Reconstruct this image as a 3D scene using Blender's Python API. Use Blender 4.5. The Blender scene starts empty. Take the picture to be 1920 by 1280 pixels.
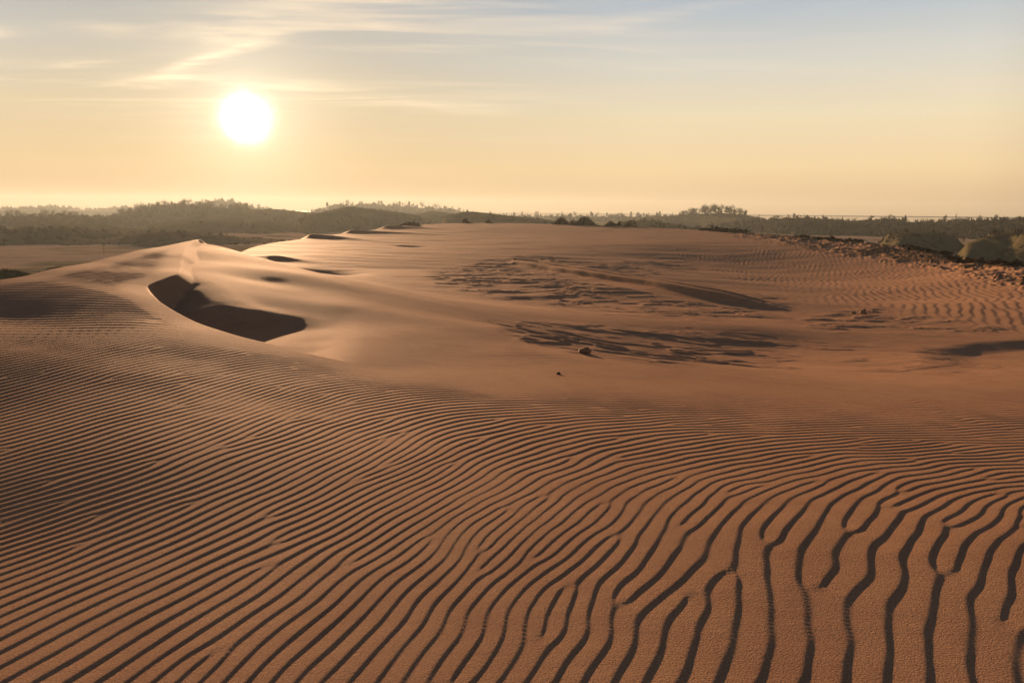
import bpy, math, random
import numpy as np
from mathutils import Vector, Matrix

random.seed(7)
RNG = np.random.default_rng(11)
scene = bpy.context.scene
COL = scene.collection
R = math.radians

# ------------------------------------------------------------------ camera
EYE = 1.6
FPX = 1507.0                       # focal length in pixels of the 1920 px wide photograph
PITCH, ROLL = R(9.23), R(0.48)
cd = bpy.data.cameras.new('camera')
cam = bpy.data.objects.new('camera', cd)
COL.objects.link(cam)
cd.sensor_width = 36.0
cd.lens = 36.0 * FPX / 1920.0
cd.clip_start = 0.05
cd.clip_end = 90000.0
MC = Matrix.Rotation(math.pi / 2 - PITCH, 3, 'X') @ Matrix.Rotation(ROLL, 3, 'Z')
cam.matrix_world = Matrix.Translation((0, 0, EYE)) @ MC.to_4x4()
scene.camera = cam
MCN = np.array(MC)


def ray(u, v):
    """World direction through a pixel of the photograph, scaled to unit horizontal length."""
    d = MCN @ np.array([(u - 960) / FPX, (640 - v) / FPX, -1.0])
    return d / math.hypot(d[0], d[1])


def at(u, v, d):
    r = ray(u, v)
    return np.array([r[0] * d, r[1] * d, EYE + r[2] * d])


def atz(u, v, z):
    r = ray(u, v)
    return at(u, v, (z - EYE) / r[2])


# ------------------------------------------------------------------ sun, sky, exposure
SD = ray(462, 222)
SD = SD / np.linalg.norm(SD)
SUN_EL = math.asin(SD[2])
SUN_AZ = math.atan2(SD[0], SD[1])          # clockwise from +Y
sl = bpy.data.lights.new('sun', 'SUN')
sl.energy = 5.0
sl.angle = R(0.5)
sl.color = (1.0, 0.585, 0.31)
sun = bpy.data.objects.new('sun', sl)
COL.objects.link(sun)
sun.rotation_euler = Vector(SD).to_track_quat('Z', 'Y').to_euler()

vs = scene.view_settings
vs.view_transform = 'Standard'
vs.look = 'None'
vs.exposure = 1.5
vs.gamma = 1.0
vs.use_curve_mapping = False

world = bpy.data.worlds.new('World')
scene.world = world
world.use_nodes = True


class NT:
    """Small node-tree writer."""
    def __init__(s, tree):
        s.t = tree
        tree.nodes.clear()

    def n(s, kind, **kw):
        nd = s.t.nodes.new(kind)
        for k, v in kw.items():
            setattr(nd, k, v)
        return nd

    def put(s, sock, v):
        if isinstance(v, bpy.types.NodeSocket):
            s.t.links.new(v, sock)
        elif v is not None:
            try:
                sock.default_value = v
            except Exception:
                sock.default_value = (*v, 1.0)

    def m(s, op, a, b=None, c=None, clamp=False):
        nd = s.n('ShaderNodeMath', operation=op, use_clamp=clamp)
        for i, v in enumerate((a, b, c)):
            if v is not None:
                s.put(nd.inputs[i], v)
        return nd.outputs[0]

    def vm(s, op, a, b=None):
        nd = s.n('ShaderNodeVectorMath', operation=op)
        s.put(nd.inputs[0], a)
        if b is not None:
            s.put(nd.inputs[3 if op == 'SCALE' else 1], b)
        return nd.outputs['Value' if op in ('DOT_PRODUCT', 'LENGTH') else 'Vector']

    def mix(s, f, a, b, mode='MIX'):
        nd = s.n('ShaderNodeMix', data_type='RGBA', blend_type=mode)
        s.put(nd.inputs[0], f)
        s.put(nd.inputs[6], a)
        s.put(nd.inputs[7], b)
        return nd.outputs[2]

    def noise(s, vec, scale, detail=3.0, rough=0.5, dist=0.0):
        nd = s.n('ShaderNodeTexNoise')
        if vec is not None:
            s.put(nd.inputs['Vector'], vec)
        s.put(nd.inputs['Scale'], scale)
        s.put(nd.inputs['Detail'], detail)
        s.put(nd.inputs['Roughness'], rough)
        s.put(nd.inputs['Distortion'], dist)
        return nd.outputs['Fac']

    def ramp(s, f, stops, interp='LINEAR'):
        nd = s.n('ShaderNodeValToRGB')
        e = nd.color_ramp.elements
        nd.color_ramp.interpolation = interp
        while len(e) < len(stops):
            e.new(0.5)
        for el, (p, c) in zip(e, stops):
            el.position = p
            el.color = (*c, 1) if len(c) == 3 else c
        s.put(nd.inputs[0], f)
        return nd.outputs[0]

    def rng(s, v, a, b, c=0.0, d=1.0, smooth=True):
        nd = s.n('ShaderNodeMapRange', interpolation_type='SMOOTHSTEP' if smooth else 'LINEAR')
        for i, x in enumerate((v, a, b, c, d)):
            s.put(nd.inputs[i], x)
        return nd.outputs[0]


def build_world():
    w = NT(world.node_tree)
    out = w.n('ShaderNodeOutputWorld')
    bg = w.n('ShaderNodeBackground')
    tc = w.n('ShaderNodeTexCoord')
    D = w.vm('NORMALIZE', tc.outputs['Generated'])
    sp = w.n('ShaderNodeSeparateXYZ')
    w.put(sp.inputs[0], D)
    dx, dy, dz = sp.outputs
    sky = w.n('ShaderNodeTexSky', sky_type='NISHITA')
    sky.sun_disc = False
    sky.sun_elevation = SUN_EL
    sky.sun_rotation = SUN_AZ
    sky.air_density = 1.0
    sky.dust_density = 3.0
    sky.ozone_density = 1.0
    cosg = w.vm('DOT_PRODUCT', D, tuple(SD))
    ang = w.m('ARCCOSINE', w.m('MINIMUM', cosg, 0.9999999))          # angle from the sun, radians
    az = w.m('SUBTRACT', w.m('ARCTAN2', dx, dy), SUN_AZ)               # azimuth from the sun
    el = w.m('ARCSINE', dz)
    # clear evening sky by height above the horizon
    base = w.ramp(w.m('MAXIMUM', dz, 0.0), [
        (0.00, (0.30, 0.195, 0.105)), (0.014, (0.36, 0.242, 0.136)), (0.05, (0.45, 0.325, 0.180)), (0.11, (0.43, 0.358, 0.240)),
        (0.17, (0.345, 0.332, 0.292)), (0.24, (0.220, 0.258, 0.295)), (0.32, (0.15, 0.185, 0.22)),
        (0.55, (0.07, 0.09, 0.125)), (1.0, (0.035, 0.05, 0.08))])
    # brightness falls away from the sun's side of the sky
    side = w.ramp(w.m('DIVIDE', ang, math.pi), [
        (0.0, (0.52,) * 3), (0.09, (0.80,) * 3), (0.15, (0.94,) * 3), (0.26, (1.02,) * 3), (0.33, (0.70, 0.68, 0.70)),
        (0.45, (0.55, 0.55, 0.62)), (1.0, (0.39, 0.41, 0.49))])
    c = w.mix(1.0, base, side, 'MULTIPLY')
    nish = w.vm('SCALE', sky.outputs[0], 0.05)
    c = w.mix(0.025, c, nish)
    # thin high cloud: streaks on a plane overhead
    inv = w.m('DIVIDE', 1.0, w.m('MAXIMUM', w.m('ADD', dz, 0.05), 0.03))
    pl = w.n('ShaderNodeCombineXYZ')
    w.put(pl.inputs[0], w.m('MULTIPLY', dx, inv))
    w.put(pl.inputs[1], w.m('MULTIPLY', dy, inv))
    P = pl.outputs[0]
    mp = w.n('ShaderNodeMapping')
    w.put(mp.inputs[0], P)
    mp.inputs['Rotation'].default_value = (0, 0, R(8))
    mp.inputs['Scale'].default_value = (0.45, 1.5, 1)
    n1 = w.noise(mp.outputs[0], 1.1, 7, 0.58, 0.6)
    n2 = w.noise(mp.outputs[0], 0.35, 4, 0.5, 0.3)
    cl = w.m('MULTIPLY', w.rng(n1, 0.44, 0.74), w.rng(n2, 0.42, 0.60))
    near = w.rng(ang, 0.75, 0.05, 0.35, 1.0)
    lift = w.rng(dz, 0.05, 0.16)
    cl = w.m('MULTIPLY', cl, w.m('MULTIPLY', near, lift))

    # named wisps: (azimuth and elevation of the middle, half length, half width, tilt) in degrees
    def wisp(a0, e0, L, W, tilt, gain, rag=1.0):
        ca, sa = math.cos(R(tilt)), math.sin(R(tilt))
        a = w.m('SUBTRACT', az, R(a0))
        e = w.m('SUBTRACT', el, R(e0))
        nn = w.m('MULTIPLY', w.m('SUBTRACT', n1, 0.5), R(rag * 3.0))
        p = w.m('ADD', w.m('MULTIPLY', a, ca), w.m('MULTIPLY', e, sa))
        q = w.m('ADD', w.m('SUBTRACT', w.m('MULTIPLY', e, ca), w.m('MULTIPLY', a, sa)), nn)
        g = w.m('ADD', w.m('POWER', w.m('DIVIDE', p, R(L)), 2.0), w.m('POWER', w.m('DIVIDE', q, R(W)), 2.0))
        return w.m('MULTIPLY', w.m('POWER', 2.718, w.m('MULTIPLY', g, -1.0)), gain)

    fib = w.noise(mp.outputs[0], 4.0, 6, 0.65, 1.2)
    total = cl
    for a in WISPS:
        total = w.m('ADD', total, w.m('MULTIPLY', wisp(*a), w.rng(fib, 0.25, 0.7, 0.25, 1.0)))
    cloud_col = w.mix(w.rng(ang, 0.05, 0.5), (0.62, 0.47, 0.30), (0.46, 0.385, 0.30))
    c = w.mix(w.m('MINIMUM', w.m('MULTIPLY', total, 0.75), 0.85), c, cloud_col)
    # the light round the sun, and the sun itself
    def glow(sig, amp, col):
        g = w.m('MULTIPLY', w.m('POWER', 2.718, w.m('DIVIDE', ang, -sig)), amp)
        return w.vm('SCALE', col, g)
    c = w.vm('ADD', c, glow(0.22, 0.05, (1.0, 0.80, 0.50)))
    c = w.vm('ADD', c, glow(0.05, 0.36, (1.0, 0.86, 0.66)))
    wob = w.noise(D, 45.0, 3, 0.6)
    edge = w.m('MULTIPLY', ang, w.m('ADD', 1.0, w.m('MULTIPLY', w.m('SUBTRACT', wob, 0.5), 0.35)))
    disc = w.m('POWER', 2.718, w.m('MULTIPLY', w.m('POWER', w.m('DIVIDE', edge, 0.0172), 2.0), -1.0))
    c = w.vm('ADD', c, w.vm('SCALE', (3.0, 2.7, 2.2), disc))
    w.put(bg.inputs['Color'], c)
    bg.inputs['Strength'].default_value = 0.72
    w.t.links.new(bg.outputs[0], out.inputs[0])


WISPS = [(-0.6, 10.0, 3.2, 0.60, 20, 0.9), (-3.4, 8.8, 2.8, 0.40, 24, 0.45), (3.5, 13.2, 5.0, 0.7, 6, 0.5),
         (-15.0, 9.8, 2.0, 0.30, 8, 1.1), (-15.3, 11.6, 2.2, 0.30, 14, 1.0), (-17.0, 12.6, 1.2, 0.2, 25, 0.8), (-11.0, 13.2, 3.2, 0.14, 8, 1.1),
         (-10.0, 8.6, 2.4, 0.2, 8, 0.5), (-5.5, 8.2, 3.0, 0.2, 16, 0.5), (9, 13.8, 3.5, 0.3, -3, 0.4), (46, 14.0, 6, 0.3, 12, 0.4),
         (30, 9.5, 12, 0.5, -2, 0.3), (16, 7.5, 9, 0.4, 2, 0.35), (-3.4, 6.4, 1.0, 0.10, 2, 0.6),
         (6.0, 7.2, 5, 0.2, 3, 0.4), (25, 12.5, 9, 0.35, 4, 0.35), (20, 11.0, 8, 0.25, -1, 0.35), (12, 10.4, 6, 0.25, 2, 0.35)]
build_world()

# ------------------------------------------------------------------ helpers
def tag(o, label=None, cat=None, group=None, kind=None):
    for k, v in (('label', label), ('category', cat), ('group', group), ('kind', kind)):
        if v:
            o[k] = v
    return o


def mesh_obj(name, V, F, mat=None, parent=None, smooth=False):
    """Mesh from numpy vertices (n,3) and faces (an int array (m,3|4) or a list of such)."""
    me = bpy.data.meshes.new(name)
    V = np.asarray(V, np.float32)
    Fs = F if isinstance(F, list) else [F]
    Fs = [np.asarray(f, np.int32) for f in Fs if len(f)]
    loops = np.concatenate([f.ravel() for f in Fs])
    tot = np.concatenate([np.full(len(f), f.shape[1], np.int32) for f in Fs])
    st = np.concatenate([[0], np.cumsum(tot)[:-1]]).astype(np.int32)
    me.vertices.add(len(V))
    me.vertices.foreach_set('co', V.ravel())
    me.loops.add(len(loops))
    me.loops.foreach_set('vertex_index', loops)
    me.polygons.add(len(tot))
    me.polygons.foreach_set('loop_start', st)
    me.polygons.foreach_set('loop_total', tot)
    if smooth:
        me.polygons.foreach_set('use_smooth', np.ones(len(tot), bool))
    me.update(calc_edges=True)
    if mat:
        me.materials.append(mat)
    o = bpy.data.objects.new(name, me)
    COL.objects.link(o)
    if parent:
        o.parent = parent
    return o


def empty(name, loc, rz=0.0, s=1.0):
    o = bpy.data.objects.new(name, None)
    COL.objects.link(o)
    o.location = loc
    o.rotation_euler = (0, 0, rz)
    o.scale = (s, s, s)
    o.empty_display_size = 0.2
    return o


def copy_tree(src, kids):
    r = src.copy()
    COL.objects.link(r)
    for k in kids:
        c = k.copy()
        COL.objects.link(c)
        c.parent = r
    return r


def tps(pts, vals, lam=0.0):
    """Thin-plate spline through scattered values; returns a function of an (n,2) array."""
    P = np.asarray(pts, float)
    n = len(P)
    d2 = ((P[:, None] - P[None]) ** 2).sum(-1)
    K = 0.5 * d2 * np.log(d2 + 1e-12) + lam * np.eye(n)
    Q = np.c_[np.ones(n), P]
    A = np.block([[K, Q], [Q.T, np.zeros((3, 3))]])
    s = np.linalg.solve(A, np.r_[vals, 0, 0, 0])

    def f(X):
        X = np.asarray(X, float)
        o = np.empty(len(X))
        for i in range(0, len(X), 20000):
            x = X[i:i + 20000]
            e2 = ((x[:, None] - P[None]) ** 2).sum(-1)
            o[i:i + 20000] = (0.5 * e2 * np.log(e2 + 1e-12)) @ s[:n] + s[n] + x @ s[n + 1:]
        return o
    return f


def catmull(P, k):
    """Subdivide an open polyline smoothly."""
    P = np.asarray(P, float)
    Q = np.vstack([2 * P[0] - P[1], P, 2 * P[-1] - P[-2]])
    t = np.linspace(0, 1, k, endpoint=False)[:, None]
    out = []
    for i in range(1, len(Q) - 2):
        a, b, c, d = Q[i - 1], Q[i], Q[i + 1], Q[i + 2]
        out.append(0.5 * (2 * b + (c - a) * t + (2 * a - 5 * b + 4 * c - d) * t ** 2 + (3 * b - a - 3 * c + d) * t ** 3))
    out.append(P[-1:])
    return np.vstack(out)


def sdist(X, Y, L):
    """Signed distance to a polyline, positive on its right-hand side (X, Y flat arrays)."""
    L = np.asarray(L)[:, :2]
    best = np.full(X.shape, 1e18)
    sgn = np.ones(X.shape)
    T = np.diff(L, axis=0)
    T /= np.linalg.norm(T, axis=1)[:, None] + 1e-12
    for i in range(len(L) - 1):
        a, b = L[i], L[i + 1]
        ab = b - a
        px, py = X - a[0], Y - a[1]
        t = np.clip((px * ab[0] + py * ab[1]) / (ab @ ab + 1e-12), 0, 1)
        qx, qy = px - t * ab[0], py - t * ab[1]
        d2 = qx * qx + qy * qy
        n = T[i].copy()
        cr = np.where(t <= 0, 0, 1)
        if i > 0:
            n0 = T[i] + T[i - 1]
        else:
            n0 = T[i]
        n1 = T[i] + T[i + 1] if i < len(T) - 1 else T[i]
        nx = np.where(t <= 0, n0[0], np.where(t >= 1, n1[0], n[0]))
        ny = np.where(t <= 0, n0[1], np.where(t >= 1, n1[1], n[1]))
        side = nx * qy - ny * qx
        m = d2 < best
        best = np.where(m, d2, best)
        sgn = np.where(m, np.where(side > 0, -1.0, 1.0), sgn)
    return sgn * np.sqrt(best)


def smax(a, b, k):
    h = np.clip(0.5 + 0.5 * (a - b) / k, 0, 1)
    return b * (1 - h) + a * h + k * h * (1 - h)


def sstep(a, b, x):
    t = np.clip((x - a) / (b - a), 0, 1)
    return t * t * (3 - 2 * t)


def perlin(x, y, seed=0):
    xi, yi = np.floor(x).astype(np.int64), np.floor(y).astype(np.int64)
    xf, yf = x - xi, y - yi

    def g(ix, iy, fx, fy):
        h = (ix * 374761393 + iy * 668265263 + seed * 974634777) & 0xffffffff
        h = ((h ^ (h >> 13)) * 1274126177) & 0xffffffff
        a = ((h ^ (h >> 16)) & 0xffff) * (2 * math.pi / 65536)
        return np.cos(a) * fx + np.sin(a) * fy
    u = xf ** 3 * (xf * (xf * 6 - 15) + 10)
    v = yf ** 3 * (yf * (yf * 6 - 15) + 10)
    a = g(xi, yi, xf, yf)
    b = g(xi + 1, yi, xf - 1, yf)
    c = g(xi, yi + 1, xf, yf - 1)
    d = g(xi + 1, yi + 1, xf - 1, yf - 1)
    return (a + u * (b - a)) * (1 - v) + (c + u * (d - c)) * v


def fbm(x, y, oct=4, seed=0, gain=0.5):
    s, a, f = 0, 1.0, 1.0
    for i in range(oct):
        s = s + a * perlin(x * f + 13.7 * i, y * f - 7.1 * i, seed + i)
        a *= gain
        f *= 2.03
    return s


def upsample(A, ri, ci, nr, nc):
    """Cubic upsampling of values known at rows ri and columns ci to all nr x nc grid points."""
    def one(B, idx, n):
        idx = np.asarray(idx, float)
        q = np.arange(n, dtype=float)
        k = np.clip(np.searchsorted(idx, q, side='right') - 1, 0, len(idx) - 2)
        t = ((q - idx[k]) / (idx[k + 1] - idx[k]))[:, None]
        km, kp = np.maximum(k - 1, 0), np.minimum(k + 2, len(idx) - 1)
        hk = (idx[k + 1] - idx[k])[:, None]
        m0 = (B[k + 1] - B[km]) / (idx[k + 1] - idx[km])[:, None] * hk
        m1 = (B[kp] - B[k]) / (idx[kp] - idx[k])[:, None] * hk
        return ((2 * t**3 - 3 * t**2 + 1) * B[k] + (t**3 - 2 * t**2 + t) * m0
                + (-2 * t**3 + 3 * t**2) * B[k + 1] + (t**3 - t**2) * m1)
    return one(one(A, ri, nr).T, ci, nc).T


# ------------------------------------------------------------------ the lie of the land
# near dune: (u, v, distance) of points on its windward back
Wp = [(0, 533, 13), (100, 510, 14.5), (200, 487, 17), (300, 464, 21), (375, 449, 26), (40, 565, 11.6),
      (341, 485, 18.7), (334, 510, 15.5), (275, 537, 13.6), (310, 572, 11.5), (370, 606, 10.4), (440, 628, 9.7),
      (520, 648, 9.3), (600, 668, 8.9), (700, 690, 8.7), (150, 545, 12.4),
      (-400, 640, 9.2), (250, 500, 16.4), (320, 478, 18.9)]
WZ = [(0, 1280, 0.0), (480, 1280, 0), (960, 1280, 0), (1440, 1280, 0), (1920, 1280, 0.0), (0, 1000, 0.02), (480, 1000, 0.0),
      (960, 1000, 0.0), (1440, 1000, 0.0), (1920, 1000, 0.0), (40, 600, 0.335), (40, 650, 0.265), (40, 700, 0.21), (40, 800, 0.13), (40, 900, 0.075), (150, 600, 0.33), (150, 650, 0.26), (150, 700, 0.20), (150, 800, 0.12), (150, 900, 0.065), (250, 600, 0.32), (250, 650, 0.24), (250, 700, 0.18), (250, 800, 0.105), (330, 620, 0.26), (330, 680, 0.165), (330, 780, 0.09), (600, 800, 0.0), (960, 800, -0.05),
      (1300, 830, -0.05), (1700, 850, -0.05), (800, 740, -0.10), (1000, 720, -0.14), (1300, 750, -0.13), (1600, 770, -0.12),
      (450, 700, 0.085), (560, 720, 0.02), (-300, 800, 0.12), (-900, 900, 0.2), (-900, 700, 0.2),
      (960, 634, -0.34), (1100, 668, -0.27), (1250, 690, -0.24), (1400, 708, -0.22), (1600, 731, -0.20), (1920, 757, -0.18),
      (800, 690, -0.17), (900, 670, -0.24)]
W3 = np.array([at(*p) for p in Wp] + [atz(*p) for p in WZ] + [(0, -3, 0.0), (-4, -4, 0.1), (4, -4, 0), (-9, -1, .25), (8, -1, -.1)])
fW = tps(W3[:, :2] / 8.0, W3[:, 2], 0.004)

# everything past its edge: bowl, shoulder, tongue of sand, eroded basin, far dune
Fp = [(383, 453, 25.9), (395, 462, 25.0), (450, 480, 22.4), (500, 499, 20.5), (560, 514, 18.6), (640, 534, 17.9), (700, 547, 18.2), (790, 561, 19.0),
      (880, 574, 20.0), (1000, 586, 21.5), (1200, 601, 23.2), (1400, 613, 24),
      # lit upper face of the slip hollow (the hollow itself is cut below its terminator)
      (365, 470, 22.4), (400, 490, 20.2), (372, 500, 18.2), (400, 515, 16.8), (358, 516, 16.6), (400, 540, 14.7), (450, 530, 16.0), (450, 560, 13.7), (500, 530, 17.2), (500, 575, 13.7),
      (560, 555, 15.4), (570, 588, 13.4), (600, 640, 10.9), (600, 655, 10.1), (640, 572, 14.4),
      (700, 640, 10.95), (700, 600, 13.3), (800, 620, 12.75), (780, 585, 15.4), (900, 610, 14.2), (640, 655, 10.1),
      (700, 684, 8.95),
      (470, 492, 42), (560, 506, 45), (700, 530, 37), (880, 560, 32), (1000, 572, 30.5), (400, 470, 42),
      (1200, 540, 40), (1000, 520, 46), (1200, 505, 60), (1000, 490, 66), (800, 500, 56), (600, 480, 62), (1400, 560, 40), (1600, 590, 36),
      (1850, 622, 31), (1920, 565, 44), (1500, 640, 23), (1200, 632, 19.0), (1100, 642, 16.0), (1400, 680, 16.5), (1700, 690, 17.5), (1900, 730, 13.8), (1000, 625, 15.7),
      (1300, 650, 19), (1650, 640, 25), (1900, 680, 19.5),
      (1000, 472, 80), (1200, 476, 84), (1200, 458, 96), (1000, 455, 97), (800, 455, 95), (1000, 441, 120), (1200, 443, 118),
      (1000, 420, 165), (1300, 431, 142), (800, 422, 150), (660, 440, 112), (1500, 446, 117), (1700, 465, 92), (1920, 500, 66),
      (1500, 466, 96), (1500, 496, 82), (1500, 530, 62), (1700, 492, 80), (1700, 520, 68), (1700, 560, 49), (1900, 525, 57), (560, 452, 90), (500, 463, 76),
      (2300, 600, 40), (2300, 700, 22), (2300, 800, 13),
      (0, 560, 24), (0, 520, 45), (200, 515, 30), (200, 500, 45), (-300, 620, 24), (-300, 560, 45), (300, 490, 34), (340, 478, 40)]


def on_back(u, v):
    z = 0.0
    for _ in range(14):
        p = atz(u, v, z)
        z = 0.5 * z + 0.5 * float(fW(p[None, :2] / 8.0)[0])
    return z


FZ = [(u, v, on_back(u, v)) for u, v in ((740, 683), (800, 676), (800, 668), (840, 667), (880, 655), (880, 648), (915, 646), (950, 637), (950, 631))] + [(1020, 640, -0.40)]
FD = [(330, 13.6, 0.30), (330, 12.0, 0.28), (400, 13.0, 0.21), (400, 11.0, 0.20), (450, 12.5, 0.13), (450, 10.6, 0.12), (500, 12.8, 0.01), (500, 10.8, 0.04), (545, 12.4, -0.08), (545, 10.6, -0.04), (450, 31, -0.35), (500, 29, -0.45), (560, 27, -0.6), (640, 26, -0.8), (700, 26, -1.0), (800, 26, -1.15)]
F3 = np.array([at(*p) for p in Fp] + [atz(*p) for p in FZ] + [np.r_[at(u, 500, d)[:2], z] for u, d, z in FD])
# upper edge of the shaded, steep part of the slip hollow
TERM = catmull(np.array([at(285, 465, 19), at(340, 505, 16.1), at(372, 529, 15.2), at(412, 553, 14.0), at(460, 573, 13.0), at(510, 586, 12.9), at(560, 597, 12.9), at(610, 604, 12.7), at(700, 606, 13.0)]), 6)


def lp(x, y):
    return np.stack([np.arctan2(x, y), np.log(np.hypot(x, y) + 1e-9)], -1)


fF = tps(lp(F3[:, 0], F3[:, 1]), F3[:, 2], 0.0012)

# brink of the near dune, walked with the dune on the left-hand side of travel
E1 = [(-9, 2, 0), (-1900, 760, 12.2), (-700, 640, 12.6)]
E1p = [(-300, 590, 12.2), (0, 532, 13.3), (100, 509, 14.8), (200, 486, 17.3), (300, 463, 21.3), (350, 452, 24.5), (374, 449, 26.1),
       (356, 462, 23.4), (341, 485, 18.7), (335, 508, 15.6), (316, 522, 14.75), (284, 534, 13.9), (275, 541, 13.4), (286, 556, 12.4), (310, 572, 11.5), (370, 606, 10.4), (440, 628, 9.7),
       (520, 648, 9.3), (600, 667, 8.95), (700, 684, 8.85)]
E1z = [(800, 676, -0.20), (880, 655, -0.27), (950, 637, -0.33), (1020, 648, -0.31), (1100, 667, -0.27), (1250, 689, -0.24), (1400, 707, -0.22), (1600, 730, -0.20), (1920, 757, -0.18), (2400, 800, -0.15)]
EDGE1 = np.array([(-9.0, -4, 0), (-10.5, 2, 0)] + [tuple(at(*p)) for p in E1p] + [tuple(atz(*p)) for p in E1z] + [(9.5, 2.5, 0), (9, -5, 0)])
EDGE1 = catmull(EDGE1, 6)
# crest of the far dune, with the valley beyond it
EDGE2 = np.array([(-60, -40, 0), (-55, 5, 0), tuple(at(-900, 700, 34)), tuple(at(-200, 560, 33)), tuple(at(150, 520, 36)), tuple(at(380, 484, 44)), tuple(at(470, 467, 74)), tuple(at(560, 443, 95)),
                  tuple(at(650, 436, 116)), tuple(at(760, 425, 145)), tuple(at(860, 418, 165)), tuple(at(1000, 419, 168)), tuple(at(1150, 425, 158)), tuple(at(1320, 432, 141)),
                  tuple(at(1500, 446, 117)), tuple(at(1700, 465, 92)), tuple(at(1920, 499, 66)), tuple(at(2300, 570, 46)), (50, 0, 0), (50, -40, 0)])
EDGE2 = catmull(EDGE2, 4)

VALLEY = -7.5

# ---- ripple phase: gradients measured on the near dune (u, v, slope of the crests, spacing in px)
RP = [(60, 650, 12, 4.2), (60, 690, 13, 4.9), (100, 730, 14, 6.0), (40, 780, 14, 6.3), (100, 830, 15, 7.6), (150, 890, 17, 10.2), (300, 615, 10, 3.6), (300, 660, 11, 4.5), (280, 710, 15, 6.0), (300, 760, 16, 7.4),
      (460, 700, 12, 5.5), (500, 760, 24, 6.9), (580, 690, 3, 3.9), (580, 740, 14, 5.0), (560, 785, 20, 7.3), (320, 820, 18, 9.1), (400, 890, 22, 11.6), (400, 980, 25, 14.8),
      (30, 960, 17, 9.0), (60, 1020, 18, 10.1), (100, 1080, 22, 13), (150, 1130, 26, 15.6), (100, 1155, 26, 19), (100, 1210, 28, 25), (200, 1270, 33, 31), (230, 1110, 20, 17.5), (330, 1130, 30, 20), (300, 1200, 31, 25), (250, 1260, 35, 27), (380, 1250, 38, 28),
      (600, 730, 12, 6.0), (620, 760, 18, 7.2), (620, 800, 21, 9.0), (640, 850, 25, 11.2), (600, 880, 26, 12), (740, 720, 2, 3.6), (720, 760, 12, 6.8), (720, 820, 25, 8.8), (740, 870, 30, 10.3),
      (780, 735, 3, 4.6), (920, 745, 0, 3.8), (800, 770, 8, 7.7), (900, 780, 7, 6.5), (800, 830, 29, 10), (880, 830, 20, 10.9), (940, 800, 10, 8), (860, 890, 28, 11.7), (940, 880, 22, 11.6),
      (520, 920, 25, 11.3), (560, 970, 27, 13.7), (600, 1040, 30, 17.5), (660, 1080, 37, 20.5), (700, 1120, 43, 28), (800, 1200, 52, 33), (550, 1230, 42, 31), (500, 1140, 33, 24),
      (930, 930, 30, 13.5), (980, 970, 34, 15.2), (960, 1010, 40, 16), (1050, 940, 48, 19), (940, 1060, 52, 23), (1060, 1060, 51, 25), (960, 1150, 55, 33), (1050, 1230, 57, 43),
      (1120, 840, 13, 11.5), (1230, 840, 10, 8.7), (1220, 880, 17, 11.2), (1160, 930, 30, 17.5), (1220, 940, 32, 20), (1270, 980, 37, 24), (1300, 1050, 66, 52), (1280, 1190, 62, 50),
      (1400, 760, 0, 3.4), (1400, 790, 2, 4.4), (1450, 810, 3, 5.1), (1350, 820, 6, 7), (1450, 850, 4, 7), (1330, 880, 14, 11), (1450, 880, 12, 10), (1400, 910, 29, 13.7), (1480, 920, 26, 15.2),
      (1750, 775, 1, 3.9), (1800, 800, 2, 4.6), (1800, 840, 2, 5.4), (1800, 870, 4, 7), (1850, 890, 7, 9.3), (1720, 900, 21, 14), (1780, 925, 23, 15.5), (1850, 920, 13, 12), (1880, 945, 26, 16.5),
      (1480, 1050, 78, 60), (1480, 1200, 88, 66), (1750, 1200, 80, 78), (1700, 1050, 74, 60), (1850, 1000, 56, 42), (1500, 970, 56, 42), (1600, 950, 36, 30), (1800, 960, 40, 29), (1900, 1250, 82, 84),
      (1000, 745, 0, 3.9), (1150, 770, 1, 4.5), (1900, 770, 0, 3.8), (1150, 800, 5, 6.3), (1000, 790, 8, 7.2), (1000, 850, 20, 11.6)]


def gnd(u, v):
    """Ground point of the near dune under a pixel."""
    z = 0.0
    for _ in range(12):
        p = atz(u, v, z)
        z = 0.5 * z + 0.5 * float(fW(p[None, :2] / 8.0)[0])
    return p


def fit_phase():
    deg = 7
    ex = [(i, j) for i in range(deg + 1) for j in range(deg + 1 - i) if i + j > 0]
    rows, rhs = [], []

    def feat(p):
        # conformal ground coordinates keep the near field from being squeezed
        r = math.hypot(p[0], p[1] + 0.8)
        return np.array([math.atan2(p[0], p[1] + 0.8) / 0.7, (math.log(r) - 1.5) / 0.8])
    for u, v, a, s in RP:
        e = 2.0
        J = np.array([(feat(gnd(u + e, v)) - feat(gnd(u - e, v))) / (2 * e), (feat(gnd(u, v + e)) - feat(gnd(u, v - e))) / (2 * e)])
        f = feat(gnd(u, v))
        g = 2 * math.pi / s * np.array([math.sin(R(a)), math.cos(R(a))])
        D = np.array([[(i * f[0]**max(i - 1, 0) * f[1]**j if i else 0), (j * f[0]**i * f[1]**max(j - 1, 0) if j else 0)] for i, j in ex])
        G = J @ D.T
        for k in range(2):
            rows.append(G[k] * s)
            rhs.append(g[k] * s)
    A, b = np.array(rows), np.array(rhs)
    lam = 2e-4
    reg = np.diag([lam * (1 + (i + j) ** 2) for i, j in ex])
    co = np.linalg.solve(A.T @ A + reg, A.T @ b)
    res = A @ co - b

    def phi(x, y):
        r = np.hypot(x, y + 0.8)
        a = np.arctan2(x, y + 0.8) / 0.7
        q = (np.log(r) - 1.5) / 0.8
        pa = [np.ones_like(a)]
        pq = [np.ones_like(q)]
        for _ in range(deg):
            pa.append(pa[-1] * a)
            pq.append(pq[-1] * q)
        return sum(c * pa[i] * pq[j] for c, (i, j) in zip(co, ex))
    return phi, res


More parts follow.
